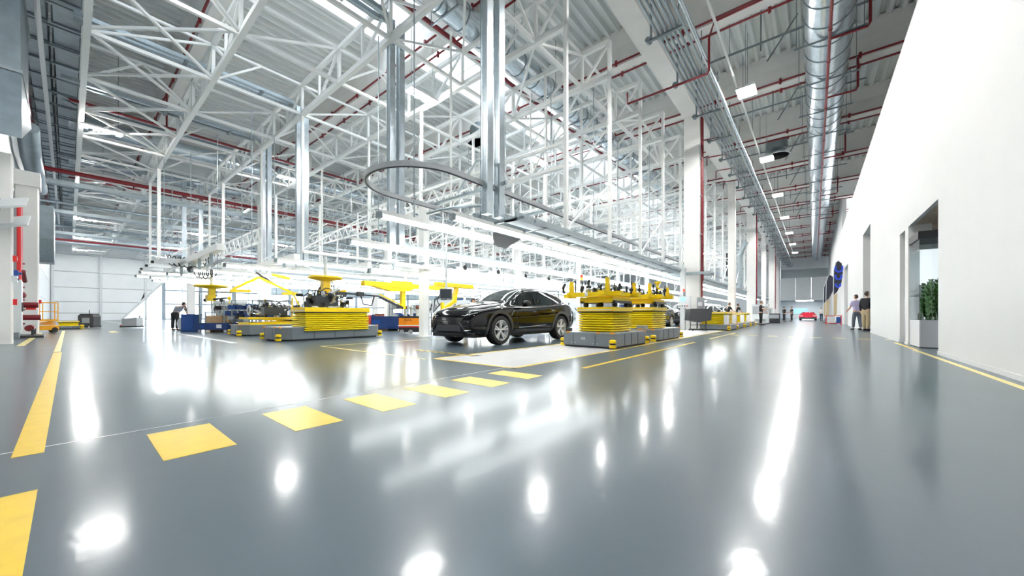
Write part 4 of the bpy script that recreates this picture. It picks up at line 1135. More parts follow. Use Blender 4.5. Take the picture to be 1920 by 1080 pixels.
# axle / engine assemblies lying on the carriers
def engine(loc, rz, label, seed, sx=1.0, disc=True, silver=.5):
    r = random.Random(seed); t = thing('drive_unit', label, 'engine', loc, rz)
    MB().box(-.45 * sx, .45 * sx, -.3, .3, .05, .38).build('block', 'dark_metal', t)
    m = MB()
    for _ in range(14):
        p = Vector((r.uniform(-.8, .8) * sx, r.uniform(-.35, .35), r.uniform(.08, .5)))
        q = p + Vector((r.uniform(-.35, .35), r.uniform(-.25, .25), r.uniform(-.15, .2)))
        m.cyl(p, q, r.uniform(.03, .07), 8)
    m.build('castings', 'cast_silver', t, True)
    m = MB()
    for _ in range(16):
        p = Vector((r.uniform(-1.0, 1.0) * sx, r.uniform(-.4, .4), r.uniform(.05, .5)))
        if r.random() < .5: m.cbox(p, (r.uniform(.08, .22), r.uniform(.08, .2), r.uniform(.06, .16)), rz=r.uniform(0, 1.5))
        else: m.lathe([(.0, -.04), (r.uniform(.06, .13), -.03), (.09, .04), (0, .04)], 12, p, r.choice('xyz'))
    m.build('housings', 'black_plastic', t)
    m = MB()
    for _ in range(7):
        a = Vector((r.uniform(-.8, .8) * sx, r.uniform(-.4, .4), r.uniform(.2, .5))); b = Vector((r.uniform(-.8, .8) * sx, r.uniform(-.4, .4), r.uniform(.2, .6)))
        m.tube([a, a + Vector((0, 0, .15)), (a + b) / 2 + Vector((0, 0, .2)), b + Vector((0, 0, .1)), b], .018, 6)
    m.build('hoses', 'black_rubber', t, True)
    if disc:
        for s in (-1, 1):
            MB().lathe([(.06, -.015), (.20, -.015), (.20, .015), (.06, .015)], 28, (s * .95 * sx, -.1, .25), 'x').build('brake_disc', 'cast_silver', t)
            h = MB().lathe([(.0, -.05), (.09, -.05), (.07, .05), (0, .06)], 14, (s * .95 * sx + .03, -.1, .25), 'x')
            h.build('hub', 'dark_metal', t)
    return t
engine((-12.45, 5.35, 1.03), PI / 2, 'silver and black engine unit standing on the wide yellow bellows', 21, .75, False)
engine((-16.6, 5.2, .72), PI / 2, 'dark axle with brake discs on the left rear carrier', 31, .9, True)
engine((-17.0, 7.4, .72), PI / 2, 'dark gearbox unit with pipes further back on the left rear carrier', 41, .8, False)
for z0, z1, ins in ((.42, .50, 0), (.62, .70, .1)):
    MB().box(-.7 + ins, .72 - ins, -1.9, 2.0, z0, z1).build('lifting_table', 'machine_yellow', A4)
MB().bar((.5, -1.4, .5), (.5, .6, .62), .06).bar((.5, .6, .5), (.5, -1.4, .62), .06).bar((.6, -.4, .7), (.6, -.4, 1.5), .05).build('scissor_arms', 'machine_yellow', A4)
MB().bar((.4, -.9, .7), (.3, -1.3, 1.4), .06).bar((.62, .1, .7), (.62, -.4, 1.7), .05).build('yellow_bracket', 'machine_yellow', A4)

# ================================================================ MANIPULATORS
def manipulator(loc, label, s=1.0, arm=True):
    t = thing('manipulator', label, 'manipulator', loc)
    MB().lathe([(0, .0), (.12 * s, .0), (.55 * s, .08), (.60 * s, .12), (.55 * s, .18), (0, .20)], 18).build('turntable', 'machine_yellow', t, True)
    MB().cyl((0, 0, .18), (0, 0, .9), .06, 10).build('hanging_tube', 'pale_panel', t)
    MB().box(-.14 * s, .14 * s, -.12, .12, -.30, 0).build('neck', 'machine_yellow', t)
    MB().box(-.26 * s, .10 * s, -.16, .16, -.56, -.28).build('gear_box', 'machine_yellow', t)
    if arm: MB().bar((0, 0, -.45), (.55 * s, .5, -.35), .12, .10).build('arm', 'machine_yellow', t)
    MB().bar((0, 0, -.5), (.5 * s, .45, -.42), .09, .07).build('cylinder_rod', 'black_plastic', t)
    m = MB()
    for k in range(3): m.tube([(-.4 + .35 * k, .1, .0), (-.45 + .35 * k, .1, -.3), (-.3 + .35 * k, .1, -.35), (-.25 + .35 * k, .1, -.1)], .012, 5)
    m.build('hoses', 'black_rubber', t)
    MB().bar((.02, 0, -.55), (.02, 0, -.95), .05).build('stem', 'agv_light_grey', t)
    return t
manipulator((-13.6, 5.9, 2.0), 'yellow mushroom-headed manipulator above the engine on the wide bellows', .95)
manipulator((-21.7, 4.25, 2.0), 'yellow mushroom-headed manipulator with a boxy gear unit over the left station', 1.1, False)
t = thing('manipulator', 'yellow folding scissor hoist under the canopy of the left rear carrier', 'hoist', (-18.4, 5.6, 2.1))
MB().bar((0, -1.3, -.25), (0, -.4, .3), .10).bar((0, -.4, .3), (0, .9, -.3), .09).build('folding_arm', 'machine_yellow', t)
for a_, b_ in (((0, -1.4, -.32), (0, -.7, -.3)), ((0, .5, -.35), (0, 1.1, -.33)), ((0, .1, .45), (0, .8, .35))): MB().bar(a_, b_, .13, .11).build('gripper_bar', 'machine_yellow', t)
MB().bar((0, -.5, .5), (0, .1, .1), .08).build('damper', 'black_plastic', t)
MB().box(-.1, .1, -1.6, 1.3, .7, .8).build('carrying_rail', 'pale_panel', t)
t = thing('manipulator', 'large yellow lifting manipulator reaching over the front of the black car', 'manipulator', (-11.9, 8.0, 0))
MB().box(-.12, .12, -1.6, 1.9, 1.80, 1.96).prism([(-1.3, 1.80), (.5, 1.80), (.1, 1.66), (-.6, 1.66)], -.11, .11, 'x').build('bridge', 'machine_yellow', t)
MB().box(-.07, .07, -.10, .06, 1.02, 1.8).build('mast', 'machine_yellow', t)
MB().bar((.05, -.05, 1.05), (.05, -1.0, 1.42), .07).build('gas_spring', 'black_plastic', t)
MB().bar((.05, -.1, 1.15), (.05, -1.0, 1.52), .04).build('boom', 'machine_yellow', t)
MB().bar((0, -1.0, 1.45), (0, -2.2, 1.5), .05).build('tool_tube', 'dark_metal', t)
MB().box(-.05, .10, -2.5, -2.2, 1.44, 1.54).box(-.05, .10, -1.8, -1.6, 1.42, 1.58).build('gripper_head', 'dark_metal', t)
MB().box(-.08, .08, -.45, .35, 1.96, 2.05).build('drive_block', 'machine_yellow', t)
MB().cyl((0, .1, 1.96), (0, .1, 2.5), .05, 10).build('hanging_tube', 'pale_panel', t)
MB().tube([(.05, -1.7, 1.45), (.05, -1.6, 1.15), (.05, -1.3, 1.12), (.05, -1.2, 1.45)], .025, 6).build('hose', 'black_rubber', t)
t = thing('manipulator', 'second yellow manipulator arm hanging behind the bonnet of the black car', 'manipulator', (-10.6, 9.2, 0))
MB().box(-.12, .12, -.7, 1.1, 1.84, 1.98).bar((0, .3, 1.9), (0, .15, 1.25), .16, .13).bar((0, .15, 1.3), (0, -.4, .98), .13, .11).bar((0, -.4, 1.25), (0, -.4, .95), .1).build('arm', 'machine_yellow', t)
MB().tube([(0, -.5, 1.2), (0, -.8, .9), (0, -.75, 1.35), (0, -.4, 1.5)], .025, 6).build('hose', 'black_rubber', t)

# ================================================================ SMALL STATION EQUIPMENT
def monitor(loc, rz, label, w=.52, h=.34, up=1.7):
    t = thing('monitor', label, 'monitor', loc, rz)
    MB().box(-w / 2, w / 2, -.03, .03, -h / 2, h / 2).build('casing', 'agv_light_grey', t)
    MB().box(-w / 2 + .02, w / 2 - .02, -.034, -.03, -h / 2 + .02, h / 2 - .02).build('screen', 'screen_dark', t)
    MB().bar((0, .06, -.1), (0, .06, up), .05).build('drop_pole', 'pale_panel', t)
    MB().tube([(-w / 2, .03, 0), (-w / 2 - .08, .03, -.2), (-w / 2, .03, -.35)], .014, 6).build('cable', 'black_rubber', t)
    return t
monitor((-8.15, 6.9, 1.40), .75, 'dark flat monitor hanging on a pole left of the black car', .36, .30)
monitor((-15.5, 13, 1.6), .5, 'small monitor hanging over the bins behind the white post', .4, .28)
def stack_light(x, y, z0, z, label, pole=True, m='pale_panel'):
    t = thing('signal_tower', label, 'signal light', (x, y, z0))
    if pole: MB().bar((0, 0, 0), (0, 0, z - z0), .06).build('pole', m, t)
    MB().cyl((0, 0, z - z0), (0, 0, z - z0 + .12), .045, 10).build('green_lens', 'zinc_dark', t)
    MB().cyl((0, 0, z - z0 + .12), (0, 0, z - z0 + .20), .045, 10).build('amber_lens', 'amber_glow', t)
    MB().cyl((0, 0, z - z0 + .20), (0, 0, z - z0 + .30), .045, 10).build('red_lens', 'red_glow', t)
    return t
stack_light(-6.15, 11.2, 0, 1.86, 'red and amber signal tower between the black car and the first fixture')
stack_light(-5.55, 17.2, 0, 1.7, 'red signal tower behind the hook stand')
stack_light(-5.9, 38, 0, 1.95, 'red signal tower over the row of yellow carts')
t = thing('control_box', 'white control box with a blue display hung on the nearest aisle column', 'control box', (-5.05, 20.35, 0))
MB().box(-.35, -.12, 0, .22, 0, 3.2).build('mounting_pillar', 'cabinet_white', t)
MB().box(-.40, .18, -.12, 0, 1.15, 1.75).build('casing', 'cabinet_white', t)
MB().box(-.34, -.05, -.135, -.12, 1.50, 1.70).build('display', 'screen_blue', t)
for k in range(4): MB().box(-.36 + .12 * k, -.29 + .12 * k, -.13, -.12, 1.22, 1.28).build('button', 'dark_metal' if k < 3 else 'bright_red', t)
MB().cyl((-.15, -.04, 1.75), (-.15, -.04, 2.0), .035, 8).build('signal_stem', 'zinc_dark', t)
MB().cyl((-.15, -.04, 2.0), (-.15, -.04, 2.13), .045, 8).build('red_lens', 'red_glow', t)
t = thing('switch_box', 'grey switch box on the nearest aisle column under the red pipe', 'box', (-4.55, 20.95, .95))
MB().box(-.15, .18, -.12, .06, 0, .75).build('casing', 'agv_light_grey', t); MB().box(-.1, .1, -.14, -.12, .3, .5).build('cover', 'letter_white', t)
# black covered cart
t = thing('covered_cart', 'black covered cart on a thin stand before the nearest aisle column', 'cart', (-4.50, 20.2, 0), .62)
MB().add([(-.55, -.30, .52), (.50, -.30, .52), (.55, -.30, 1.10), (-.48, -.30, 1.10), (-.55, .30, .52), (.50, .30, .52), (.55, .30, 1.08), (-.48, .30, 1.08), (-.1, -.31, .42), (-.1, .31, .42)],
         [(0, 8, 1, 2, 3), (4, 7, 6, 5, 9), (3, 2, 6, 7), (0, 3, 7, 4), (1, 5, 6, 2), (0, 4, 9, 8), (8, 9, 5, 1)]).build('cover', 'arch_grey', t)
m = MB()
for x in (-.38, .38): m.bar((x, 0, .06), (x, 0, .6), .03)
m.bar((-.05, 0, .1), (-.05, 0, .5), .05); m.bar((-.4, 0, .28), (.4, 0, .28), .03); m.bar((-.35, -.2, .06), (.3, .2, .06), .05); m.bar((-.35, .2, .06), (.3, -.2, .06), .05)
m.build('stand', 'black_plastic', t)
for x, y in ((-.35, -.2), (.3, .2), (-.35, .2), (.3, -.2)): MB().cyl((x, y - .015, .035), (x, y + .015, .035), .035, 10).build('caster', 'black_rubber', t)
t = thing('welding_flare', 'white inspection lamp head flaring between the second carrier and the column', 'lamp', (-6.2, 17.4, 1.0))
MB().cyl((0, 0, 0), (0, .05, 0), .055, 12).build('lens', 'welding_glow', t); MB().box(-.35, .2, .05, .15, -.35, .4).build('hood', 'letter_white', t); MB().bar((0, .1, -1), (0, .1, 0), .04).build('stand', 'pale_panel', t)

def box_bin(x, y, z, dx, dy, dz, m, label, group=None, cat='bin', name='bin', rz=0.0):
    t = thing(name, label, cat, (x, y, z), rz, group)
    b = MB(); a, c = dx / 2, dy / 2; th = .03
    b.box(-a, a, -c, c, 0, th).box(-a, -a + th, -c, c, 0, dz).box(a - th, a, -c, c, 0, dz).box(-a, a, -c, -c + th, 0, dz).box(-a, a, c - th, c, 0, dz)
    b.build('tub', m, t)
    r = MB().box(-a - .02, a + .02, -c - .02, -c + .02, dz - .05, dz).box(-a - .02, a + .02, c - .02, c + .02, dz - .05, dz).box(-a - .02, -a + .02, -c, c, dz - .05, dz).box(a - .02, a + .02, -c, c, dz - .05, dz)
    r.build('rim', m, t)
    return t
t = box_bin(-16.35, 10.2, .10, 1.5, .9, .62, 'deep_blue', 'long blue wheeled container right of the red bin', cat='container', name='container', rz=.7)
for x in (-.6, .6): MB().cyl((x, -.42, -.05), (x, -.36, -.05), .06, 10).build('wheel', 'letter_white', t)
MB().box(-.7, -.3, -.455, -.45, .25, .45).build('sticker', 'blue_plastic', t)
t = box_bin(-17.7, 9.6, .0, .55, .5, .78, 'bright_red', 'red waste bin beside the blue container', rz=.7)
MB().box(-.2, .0, -.26, -.25, .3, .6).build('sticker', 'letter_white', t)
t = box_bin(-18.2, 9.3, .0, .5, .5, .8, 'deep_blue', 'blue waste bin behind the red bin', rz=.7); MB().box(-.16, .02, -.26, -.25, .3, .6).build('sticker', 'letter_white', t)
for i, (x, y, z, sx, sz, mm) in enumerate([(-17.2, 10.8, .6, 1.0, .5, 'cardboard'), (-20.5, 10.2, .5, 1.1, .75, 'brown_box'), (-18.9, 11.5, .45, .9, .7, 'brown_box'), (-26.5, 5.6, .35, .8, .6, 'cardboard'), (-25.9, 5.2, .8, .5, .5, 'cardboard'), (-21.5, 4.6, .5, .55, .6, 'cardboard')]):
    t = thing('box', ['tan carton behind the red bin', 'brown crate left of the red bin', 'brown crate behind the blue bin', 'wide tan carton stack beside the bending worker', 'small tan carton on top of the wide one', 'tan carton between the blue trolley and the table'][i], 'box', (x, y, 0), .7)
    MB().box(-sx / 2, sx / 2, -.35, .35, z * .3, z * .3 + sz).build('carton', mm, t); MB().box(-sx / 2 - .003, sx / 2 + .003, -.03, .03, z * .3 + .01, z * .3 + sz + .003).build('tape', 'pale_yellow' if mm == 'cardboard' else 'seam_dark', t)
    MB().box(-sx / 2, sx / 2, -.35, .35, 0, z * .3).build('pallet', 'cardboard', t)
# orange tool trolley
t = thing('tool_trolley', 'orange tool trolley with red lower panel at the white post', 'trolley', (-12.75, 8.95, 0), .72)
MB().box(-.42, .42, -.3, .3, .38, .66).build('upper_drawer', 'orange_paint', t)
MB().box(-.44, .44, -.32, .32, .34, .38).build('edge_strip', 'letter_white', t)
MB().box(-.42, .42, -.3, .3, .10, .34).build('lower_body', 'black_plastic', t)
MB().box(-.42, .42, -.305, -.30, .29, .34).build('red_band', 'bright_red', t)
MB().box(-.42, .42, -.3, .3, .66, .74).build('top_tray', 'black_plastic', t)
for x in (-.3, .05): MB().cyl((x, -.33, .11), (x, -.28, .11), .09, 14).build('wheel', 'agv_light_grey', t)
text('lettering', 'KUKA', .11, 'black_plastic', t, (-.05, -.302, .58), (PI / 2, 0, 0))
t = thing('robot_tool', 'white and copper tool heads standing on the orange trolley', 'tools', (-12.8, 9.0, .74), .72)
for k in range(3): MB().cyl((-.25 + .25 * k, 0, 0), (-.25 + .25 * k, 0, .28), .07, 10).build('stem', 'cabinet_white', t); MB().ball((-.25 + .25 * k, 0, .36), .085, 10, 6).build('head', 'brown_box' if k != 1 else 'cabinet_white', t, True)

# racks and benches
def rack(loc, rz, label, seed, n=4, L=1.8, H=1.5, bins=True, group=None):
    r = random.Random(seed); t = thing('rack', label, 'rack', loc, rz)
    for x in (-L / 2, L / 2):
        for y in (-.25, .25): MB().box(x - .02, x + .02, y - .02, y + .02, 0, H).build('upright', 'galvanised', t)
    for k in range(n):
        z = .15 + (H - .2) * k / (n - 1)
        MB().box(-L / 2, L / 2, -.27, .27, z, z + .025).build('shelf', 'galvanised', t)
    if bins:
        R = Matrix.Rotation(rz, 3, 'Z')
        for k in range(n - 1):
            z = .15 + (H - .2) * k / (n - 1) + .025
            x = -L / 2 + .2; cnt = 0
            while x < L / 2 - .15:
                w_ = r.choice((.24, .3, .36)); mm = r.choice(('blue_plastic', 'deep_blue', 'deep_blue', 'black_plastic', 'agv_light_grey', 'cabinet_white'))
                p = Vector(loc) + R @ Vector((x + w_ / 2 - .1, 0, z))
                b = link('tote', TOTE[mm], None, p, rz); b.scale = (w_ / .3, 1, r.choice((.7, 1, 1.3)))
                nm = {'blue_plastic': 'mid-blue', 'deep_blue': 'dark blue', 'black_plastic': 'black', 'agv_light_grey': 'grey', 'cabinet_white': 'white'}[mm]
                tag(b, nm.replace('-', ' ') + ' tote, ' + ORD[cnt] + ' on ' + ('lowest', 'second', 'third', 'fourth')[k] + ' shelf, ' + label.split(',')[0].replace('parts ', '').replace(' the ', ' '), 'tote', 'totes on the ' + label)
                x += w_ + .04; cnt += 1
    return t
TOTE = {}
for mm in ('blue_plastic', 'deep_blue', 'black_plastic', 'agv_light_grey', 'cabinet_white'):
    b = MB(); b.prism([(-.13, 0), (.13, 0), (.14, .16), (-.14, .16)], -.2, .2, 'y').box(-.15, .15, -.22, .22, .15, .18)
    TOTE[mm] = b.mesh('tote', mm)
rack((-20.2, 5.3, 0), .75, 'parts rack behind the left rear carrier', 1)
rack((-20.4, 6.8, 0), .75, 'second parts rack behind the axle', 2)
rack((-19.6, 8.2, 0), .7, 'parts rack right of the axle', 3, 4, 2.0, 1.35)
rack((-18.8, 11.4, 0), .7, 'parts rack behind the engine unit', 4, 3, 2.2, 1.2)
rack((-15.6, 14.2, 0), .7, 'parts rack beyond the blue container', 5, 5, 2.4, 1.9)
rack((-14.0, 17.0, 0), .7, 'parts rack seen past the white post', 6, 4, 2.0, 1.6)
rack((-9.9, 13.6, 0), .5, 'rack with display panels behind the black car', 7, 5, 2.2, 1.9)
rack((-8.9, 18.4, 0), .4, 'rack right behind the tail of the black car', 8, 4, 2.0, 1.3)
rack((-21.6, 5.1, 0), .75, 'black and blue rack right of the blue trolley', 11, 5, 1.7, 1.35)
rack((-19.3, 6.1, 0), .75, 'rack behind the brake disc', 12, 4, 1.7, 1.45)
rack((-18.2, 8.0, 0), .72, 'rack left of the engine unit', 13, 5, 1.8, 1.5)
rack((-16.0, 11.2, 0), .70, 'rack behind the blue container', 14, 4, 2.0, 1.6)
rack((-24.8, 7.6, 0), .8, 'low rack before the bright windows', 9, 3, 1.8, 1.1)
rack((-23.0, 6.2, 0), .8, 'parts rack behind the blue trolley', 10, 4, 1.6, 1.3)
t = thing('trolley', 'flat dark blue trolley with a white sticker beside the blue bin', 'trolley', (-21.1, 4.35, 0), .66)
MB().box(-.75, .75, -.35, .35, .12, .42).build('body', 'deep_blue', t)
MB().box(.25, .48, -.36, -.35, .2, .36).build('sticker', 'letter_white', t); MB().box(-.5, -.3, -.36, -.35, .18, .34).build('emblem', 'blue_plastic', t)
for x in (-.6, .6): MB().cyl((x, -.3, .06), (x, -.25, .06), .06, 10).build('wheel', 'letter_white', t)
t = box_bin(-23.05, 3.75, 0, .55, .5, .82, 'blue_plastic', 'tall mid-blue bin next to the bending worker', rz=.8)
t = thing('hose_drum', 'white drum with yellow and black stripes beside the blue bin', 'drum', (-23.75, 3.72, 0), .8)
MB().cyl((0, -.2, .36), (0, .2, .36), .34, 20).build('drum', 'cabinet_white', t)
for k in range(5): MB().cbox((.02, -.205, .14 + .1 * k), (.3, .01, .045), ry=-.5).build('stripe', 'machine_yellow' if k % 2 == 0 else 'black_rubber', t)
MB().box(-.25, .25, -.15, .15, 0, .06).build('base', 'dark_metal', t)
def bench(loc, rz, label, L=1.6):
    t = thing('workbench', label, 'table', loc, rz)
    MB().box(-L / 2, L / 2, -.35, .35, .88, .93).build('table_top', 'pale_panel', t)
    for x in (-L / 2 + .05, L / 2 - .05):
        for y in (-.3, .3): MB().box(x - .02, x + .02, y - .02, y + .02, 0, .88).build('leg', 'galvanised', t)
    MB().box(-L / 2, L / 2, .3, .33, .93, 1.5).build('back_panel', 'pale_panel', t)
    m = MB(); r = random.Random(hash(label) % 1000 if 0 else len(label))
    for k in range(12):
        x = r.uniform(-L / 2, L / 2); m.cyl((x, .25, 1.1 + r.uniform(0, .3)), (x + r.uniform(-.1, .1), .2, 1.0), .02, 6)
    m.build('hung_tools', 'black_plastic', t)
    return t
bench((-22.6, 5.0, 0), .8, 'pale workbench with hanging tools behind the blue bin')
bench((-16.9, 13.0, 0), .7, 'pale workbench with tools behind the tan carton', 2.2)
bench((-13.3, 11.4, 0), .7, 'pale workbench with robot tools behind the orange trolley', 1.8)
bench((-9.2, 15.6, 0), .4, 'pale workbench behind the black car roof', 2.0)
t = thing('spool_stand', 'yellow spring balancers hanging on a slim frame at the left station', 'tools', (-22.3, 4.6, 0), .8)
MB().bar((-.8, 0, 0), (-.8, 0, 1.9), .05).bar((.8, 0, 0), (.8, 0, 1.9), .05).bar((-.8, 0, 1.9), (.8, 0, 1.9), .05).build('frame', 'galvanised', t)
for k in range(4): MB().cyl((-.55 + .36 * k, 0, 1.3), (-.55 + .36 * k, 0, 1.85), .015, 5).ball((-.55 + .36 * k, 0, 1.5 + .1 * (k % 2)), .09, 8, 5).build('balancer', 'machine_yellow' if k % 2 else 'dark_metal', t)

# sweepers, scissor lift, cabinet, red valve station at the left
t = thing('floor_sweeper', 'black ride-on floor sweeper standing before the far panel wall', 'sweeper', (-33.6, .80, 0), .9); t.scale = (.62, .62, .85)
MB().prism([(-.6, .12), (.6, .12), (.62, .80), (.5, .95), (-.5, .95), (-.62, .85)], -.4, .4, 'y').build('body', 'arch_grey', t)
MB().box(-.62, .62, -.45, .45, .04, .18).build('brush_deck', 'black_plastic', t)
MB().box(-.28, .3, -.42, -.40, .35, .72).build('grey_panel', 'agv_light_grey', t)
MB().box(-.5, .5, -.35, .35, .95, 1.0).build('top_cover', 'black_plastic', t); MB().cyl((0, 0, 1.0), (0, 0, 1.25), .03, 8).build('beacon', 'dark_metal', t)
for x in (-.3, .3): MB().cyl((x, -.46, .08), (x, -.40, .08), .07, 10).build('wheel', 'cabinet_white', t)
t = thing('floor_sweeper', 'light grey walk-behind floor scrubber right of the black sweeper', 'sweeper', (-31.7, 2.45, 0), .9); t.scale = (.62, .62, .8)
MB().prism([(-.62, .15), (.6, .15), (.6, .78), (-.55, .70)], -.4, .4, 'y').build('body', 'agv_light_grey', t)
MB().box(-.75, .65, -.42, .42, .05, .17).build('brush_deck', 'black_plastic', t)
MB().bar((.55, 0, .7), (.62, 0, .95), .06).build('handle', 'dark_metal', t); MB().box(-.8, -.6, -.3, .3, .1, .22).build('squeegee', 'bright_red', t)
t = thing('scissor_lift', 'yellow scissor lift parked beside the left wall', 'lift', (-26.6, -.78, 0), .2); t.scale = (.62, .62, .78)
MB().box(-.45, .45, -.75, .75, .14, .40).build('chassis', 'lift_orange_yellow', t)
m = MB()
for z in (.44, .50, .56): m.bar((-.3, -.6, z), (-.3, .6, z + .05), .04).bar((.3, .6, z), (.3, -.6, z + .05), .04)
m.build('scissor_pack', 'lift_orange_yellow', t)
MB().box(-.42, .42, -.72, .72, .64, .76).build('platform', 'lift_orange_yellow', t)
m = MB()
for x in (-.4, .4):
    for y in (-.7, -.0, .7): m.bar((x, y, .76), (x, y, 1.72), .045)
    for z in (1.2, 1.72): m.bar((x, -.7, z), (x, .7, z), .045)
for y in (-.7, .7):
    for z in (1.2, 1.72): m.bar((-.4, y, z), (.4, y, z), .045)
m.build('guard_rail', 'lift_orange_yellow', t)
for x in (-.4, .4):
    for y in (-.55, .55): MB().cyl((x - .06, y, .15), (x + .06, y, .15), .15, 16).build('wheel', 'black_rubber', t)
t = thing('cabinet', 'tall white electric cabinet at the left wall', 'cabinet', (-20.3, -1.25, .0)); t.scale = (.62, .72, 1)
MB().box(-.45, .45, -.5, .35, .22, 1.95).build('body', 'cabinet_white', t)
MB().box(-.42, .42, -.45, .30, 0, .22).build('plinth', 'zinc_dark', t)
for x in (-.42, 0.01):
    d = MB().box(x, x + .40, .35, .372, .28, 1.9).build('door', 'cabinet_white', t); MB().box(x + .33, x + .36, .372, .40, .9, 1.2).build('handle', 'dark_metal', d)
MB().box(.45, .47, -.4, .2, .3, 1.85).build('side_door', 'cabinet_white', t)
for z in (.6, 1.2): MB().box(.47, .474, -.28, .02, z, z + .14).build('label_plate', 'letter_white', t)
t = thing('switch_box', 'blue rotary switch on top of the white cabinet', 'switch', (-20.1, -1.1, 1.95))
MB().box(-.06, .06, -.06, .06, 0, .3).build('body', 'blue_plastic', t); MB().cyl((0, .06, .2), (0, .12, .2), .04, 8).build('knob', 'blue_plastic', t)
t = thing('valve_station', 'red sprinkler valve station with vertical mains left of the wide column', 'valve', (-21.9, -1.1, 0))
MB().cyl((0, 0, .3), (0, 0, 4.9), .06, 12).build('main_riser', 'bright_red', t, True)
MB().cyl((.9, .02, 1.9), (.9, .02, 4.6), .05, 12).build('second_riser', 'bright_red', t, True)
MB().cyl((.5, -.05, 2.2), (.5, -.05, 4.8), .12, 16).build('grey_riser', 'agv_light_grey', t, True)
m = MB()
for z in (.45, .95, 1.3, 1.75, 2.2, 2.6): m.cyl((0, 0, z), (0, 0, z + .05), .11, 14)
m.cyl((0, 0, .7), (0, .45, .7), .1, 10); m.cyl((0, 0, 1.15), (0, .4, 1.15), .1, 10); m.cyl((0, .1, 2.0), (.8, .1, 2.3), .06, 10); m.ball((0, 0, 1.5), .14, 12, 8)
m.build('valve_body', 'red_pipe', t, True)
MB().box(-.4, .0, .12, .34, .98, 1.25).build('alarm_box', 'bright_red', t)
MB().cyl((-.3, .22, .32), (.6, .22, .32), .11, 14).build('bottom_main', 'red_pipe', t, True)
MB().box(-.5, 1.2, .05, .55, .0, .08).bar((-.4, .3, 0), (-.4, .3, .3), .06).bar((.9, .3, 0), (.9, .3, .3), .06).build('stand', 'dark_metal', t)
for i, x in enumerate((-30.5, -31.3)):
    t = thing('fire_pipe', ('red wall pipe before the far panel wall', 'second red wall pipe before the far panel wall')[i], 'pipe', (x, -1.3, .8))
    MB().cyl((0, 0, 0), (0, 0, 4.0), .06, 8).build('pipe', 'bright_red', t, True)
t = thing('duct_stack', 'pale blue panelled duct shaft right of the wide left column', 'duct', (-28.3, -1.25, 0))
for z in range(6): MB().box(-.7, .5, -.3, .35, z * 1.1, z * 1.1 + 1.07).build('duct_section', 'panel_wall', t)
for i, (x, z, lb) in enumerate([(-17.1, 2.35, 'small red call box beside the nearest left column'), (-17.15, 1.15, 'lower small red call box by the nearest left column'), (-25.3, 1.35, 'tiny red call box on the wide left column')]):
    t = thing('call_box', lb, 'box', (x, -.96 if i < 2 else -.78, z)); MB().box(-.07, .07, -.03, .05, -.08, .08).build('casing', 'bright_red', t); MB().box(-.03, .03, .05, .055, -.03, .03).build('glass', 'letter_white', t)
t = thing('switch_box', 'small white switch box on the nearest left column', 'switch', (-17.05, -.96, 1.78)); MB().box(-.12, .12, -.03, .06, -.09, .09).build('casing', 'cabinet_white', t); MB().cyl((0, .06, 0), (0, .08, 0), .03, 8).build('knob', 'dark_metal', t)

# far stations: generic equipment seen between the carriers
for i, (x, y, rz) in enumerate([(-9.7, 22, .3), (-9.4, 28, .3), (-9.6, 35, .3)]):
    rack((x, y, 0), rz, ORD[i] + ' tall rack along the car line', 60 + i, 4, 2.4, 1.7)
for i, (x, y, w_, h_, mm) in enumerate([(-3.6, 38.6, 1.2, 1.7, 'cabinet_white'), (-2.9, 42.5, .9, .9, 'black_plastic'), (-3.4, 36.2, .8, .5, 'cabinet_white'), (-4.2, 47.5, 1.6, 1.5, 'cabinet_white')]):
    t = thing('machine_cabinet', ['white equipment cabinet past the row of yellow carts', 'low black machine cart near the far workers', 'low white floor unit past the yellow carts', 'white panelled booth far along the aisle'][i], 'cabinet', (x, y, 0))
    MB().box(-w_ / 2, w_ / 2, -.4, .4, .08, h_).build('body', mm, t); MB().box(-w_ / 2 + .05, w_ / 2 - .05, -.41, -.4, h_ * .5, h_ * .9).build('front_panel', 'agv_light_grey', t)
    MB().box(-w_ / 2, w_ / 2, -.38, .38, 0, .08).build('plinth', 'black_rubber', t)
t = thing('duct_drop', 'pair of pale exhaust ducts hanging among the far columns', 'duct', (-6.5, 42, 3.4))
for dx in (0, .9): MB().cyl((dx, 0, 0), (dx, 0, 3.2), .22, 12, .22).cyl((dx, 0, 3.2), (dx + .5, 0, 4.5), .22, 12).build('pipe', 'galvanised', t, True)
t = thing('black_drapes', 'two narrow dark strips hanging beside the far exhaust ducts', 'strip', (-6.4, 39.5, 4.4))
for dx in (0, .5): MB().box(dx, dx + .22, 0, .05, 0, 2.2).build('strip', 'black_plastic', t)

# fans and other roof pieces
for i, (x, y, z, r) in enumerate([(-1.8, 28.3, 11.0, .55), (-14.8, 15.5, 10.9, .9)]):
    t = thing('roof_fan', ('dark round heater hanging over the aisle beside a lamp', 'large round roof fan over the assembly hall')[i], 'fan', (x, y, z))
    MB().lathe([(0, 0), (r * .7, 0), (r, .15), (r, .75), (r * .9, .8), (0, .8)], 24).build('casing', 'zinc_dark', t, True)
    MB().lathe([(r * 1.15, -.25), (r * 1.25, -.22), (r * 1.15, -.19), (r * 1.15, -.25)], 24).build('ring', 'pale_panel', t, True)
    for k in range(4):
        a = PI / 2 * k; MB().bar((0, 0, -.1), (r * 1.1 * math.cos(a), r * 1.1 * math.sin(a), -.2), .05).build('blade_arm', 'pale_panel', t)
    MB().cyl((0, 0, .8), (0, 0, 12.9 - z), .03, 6).build('rod', 'zinc_dark', t)

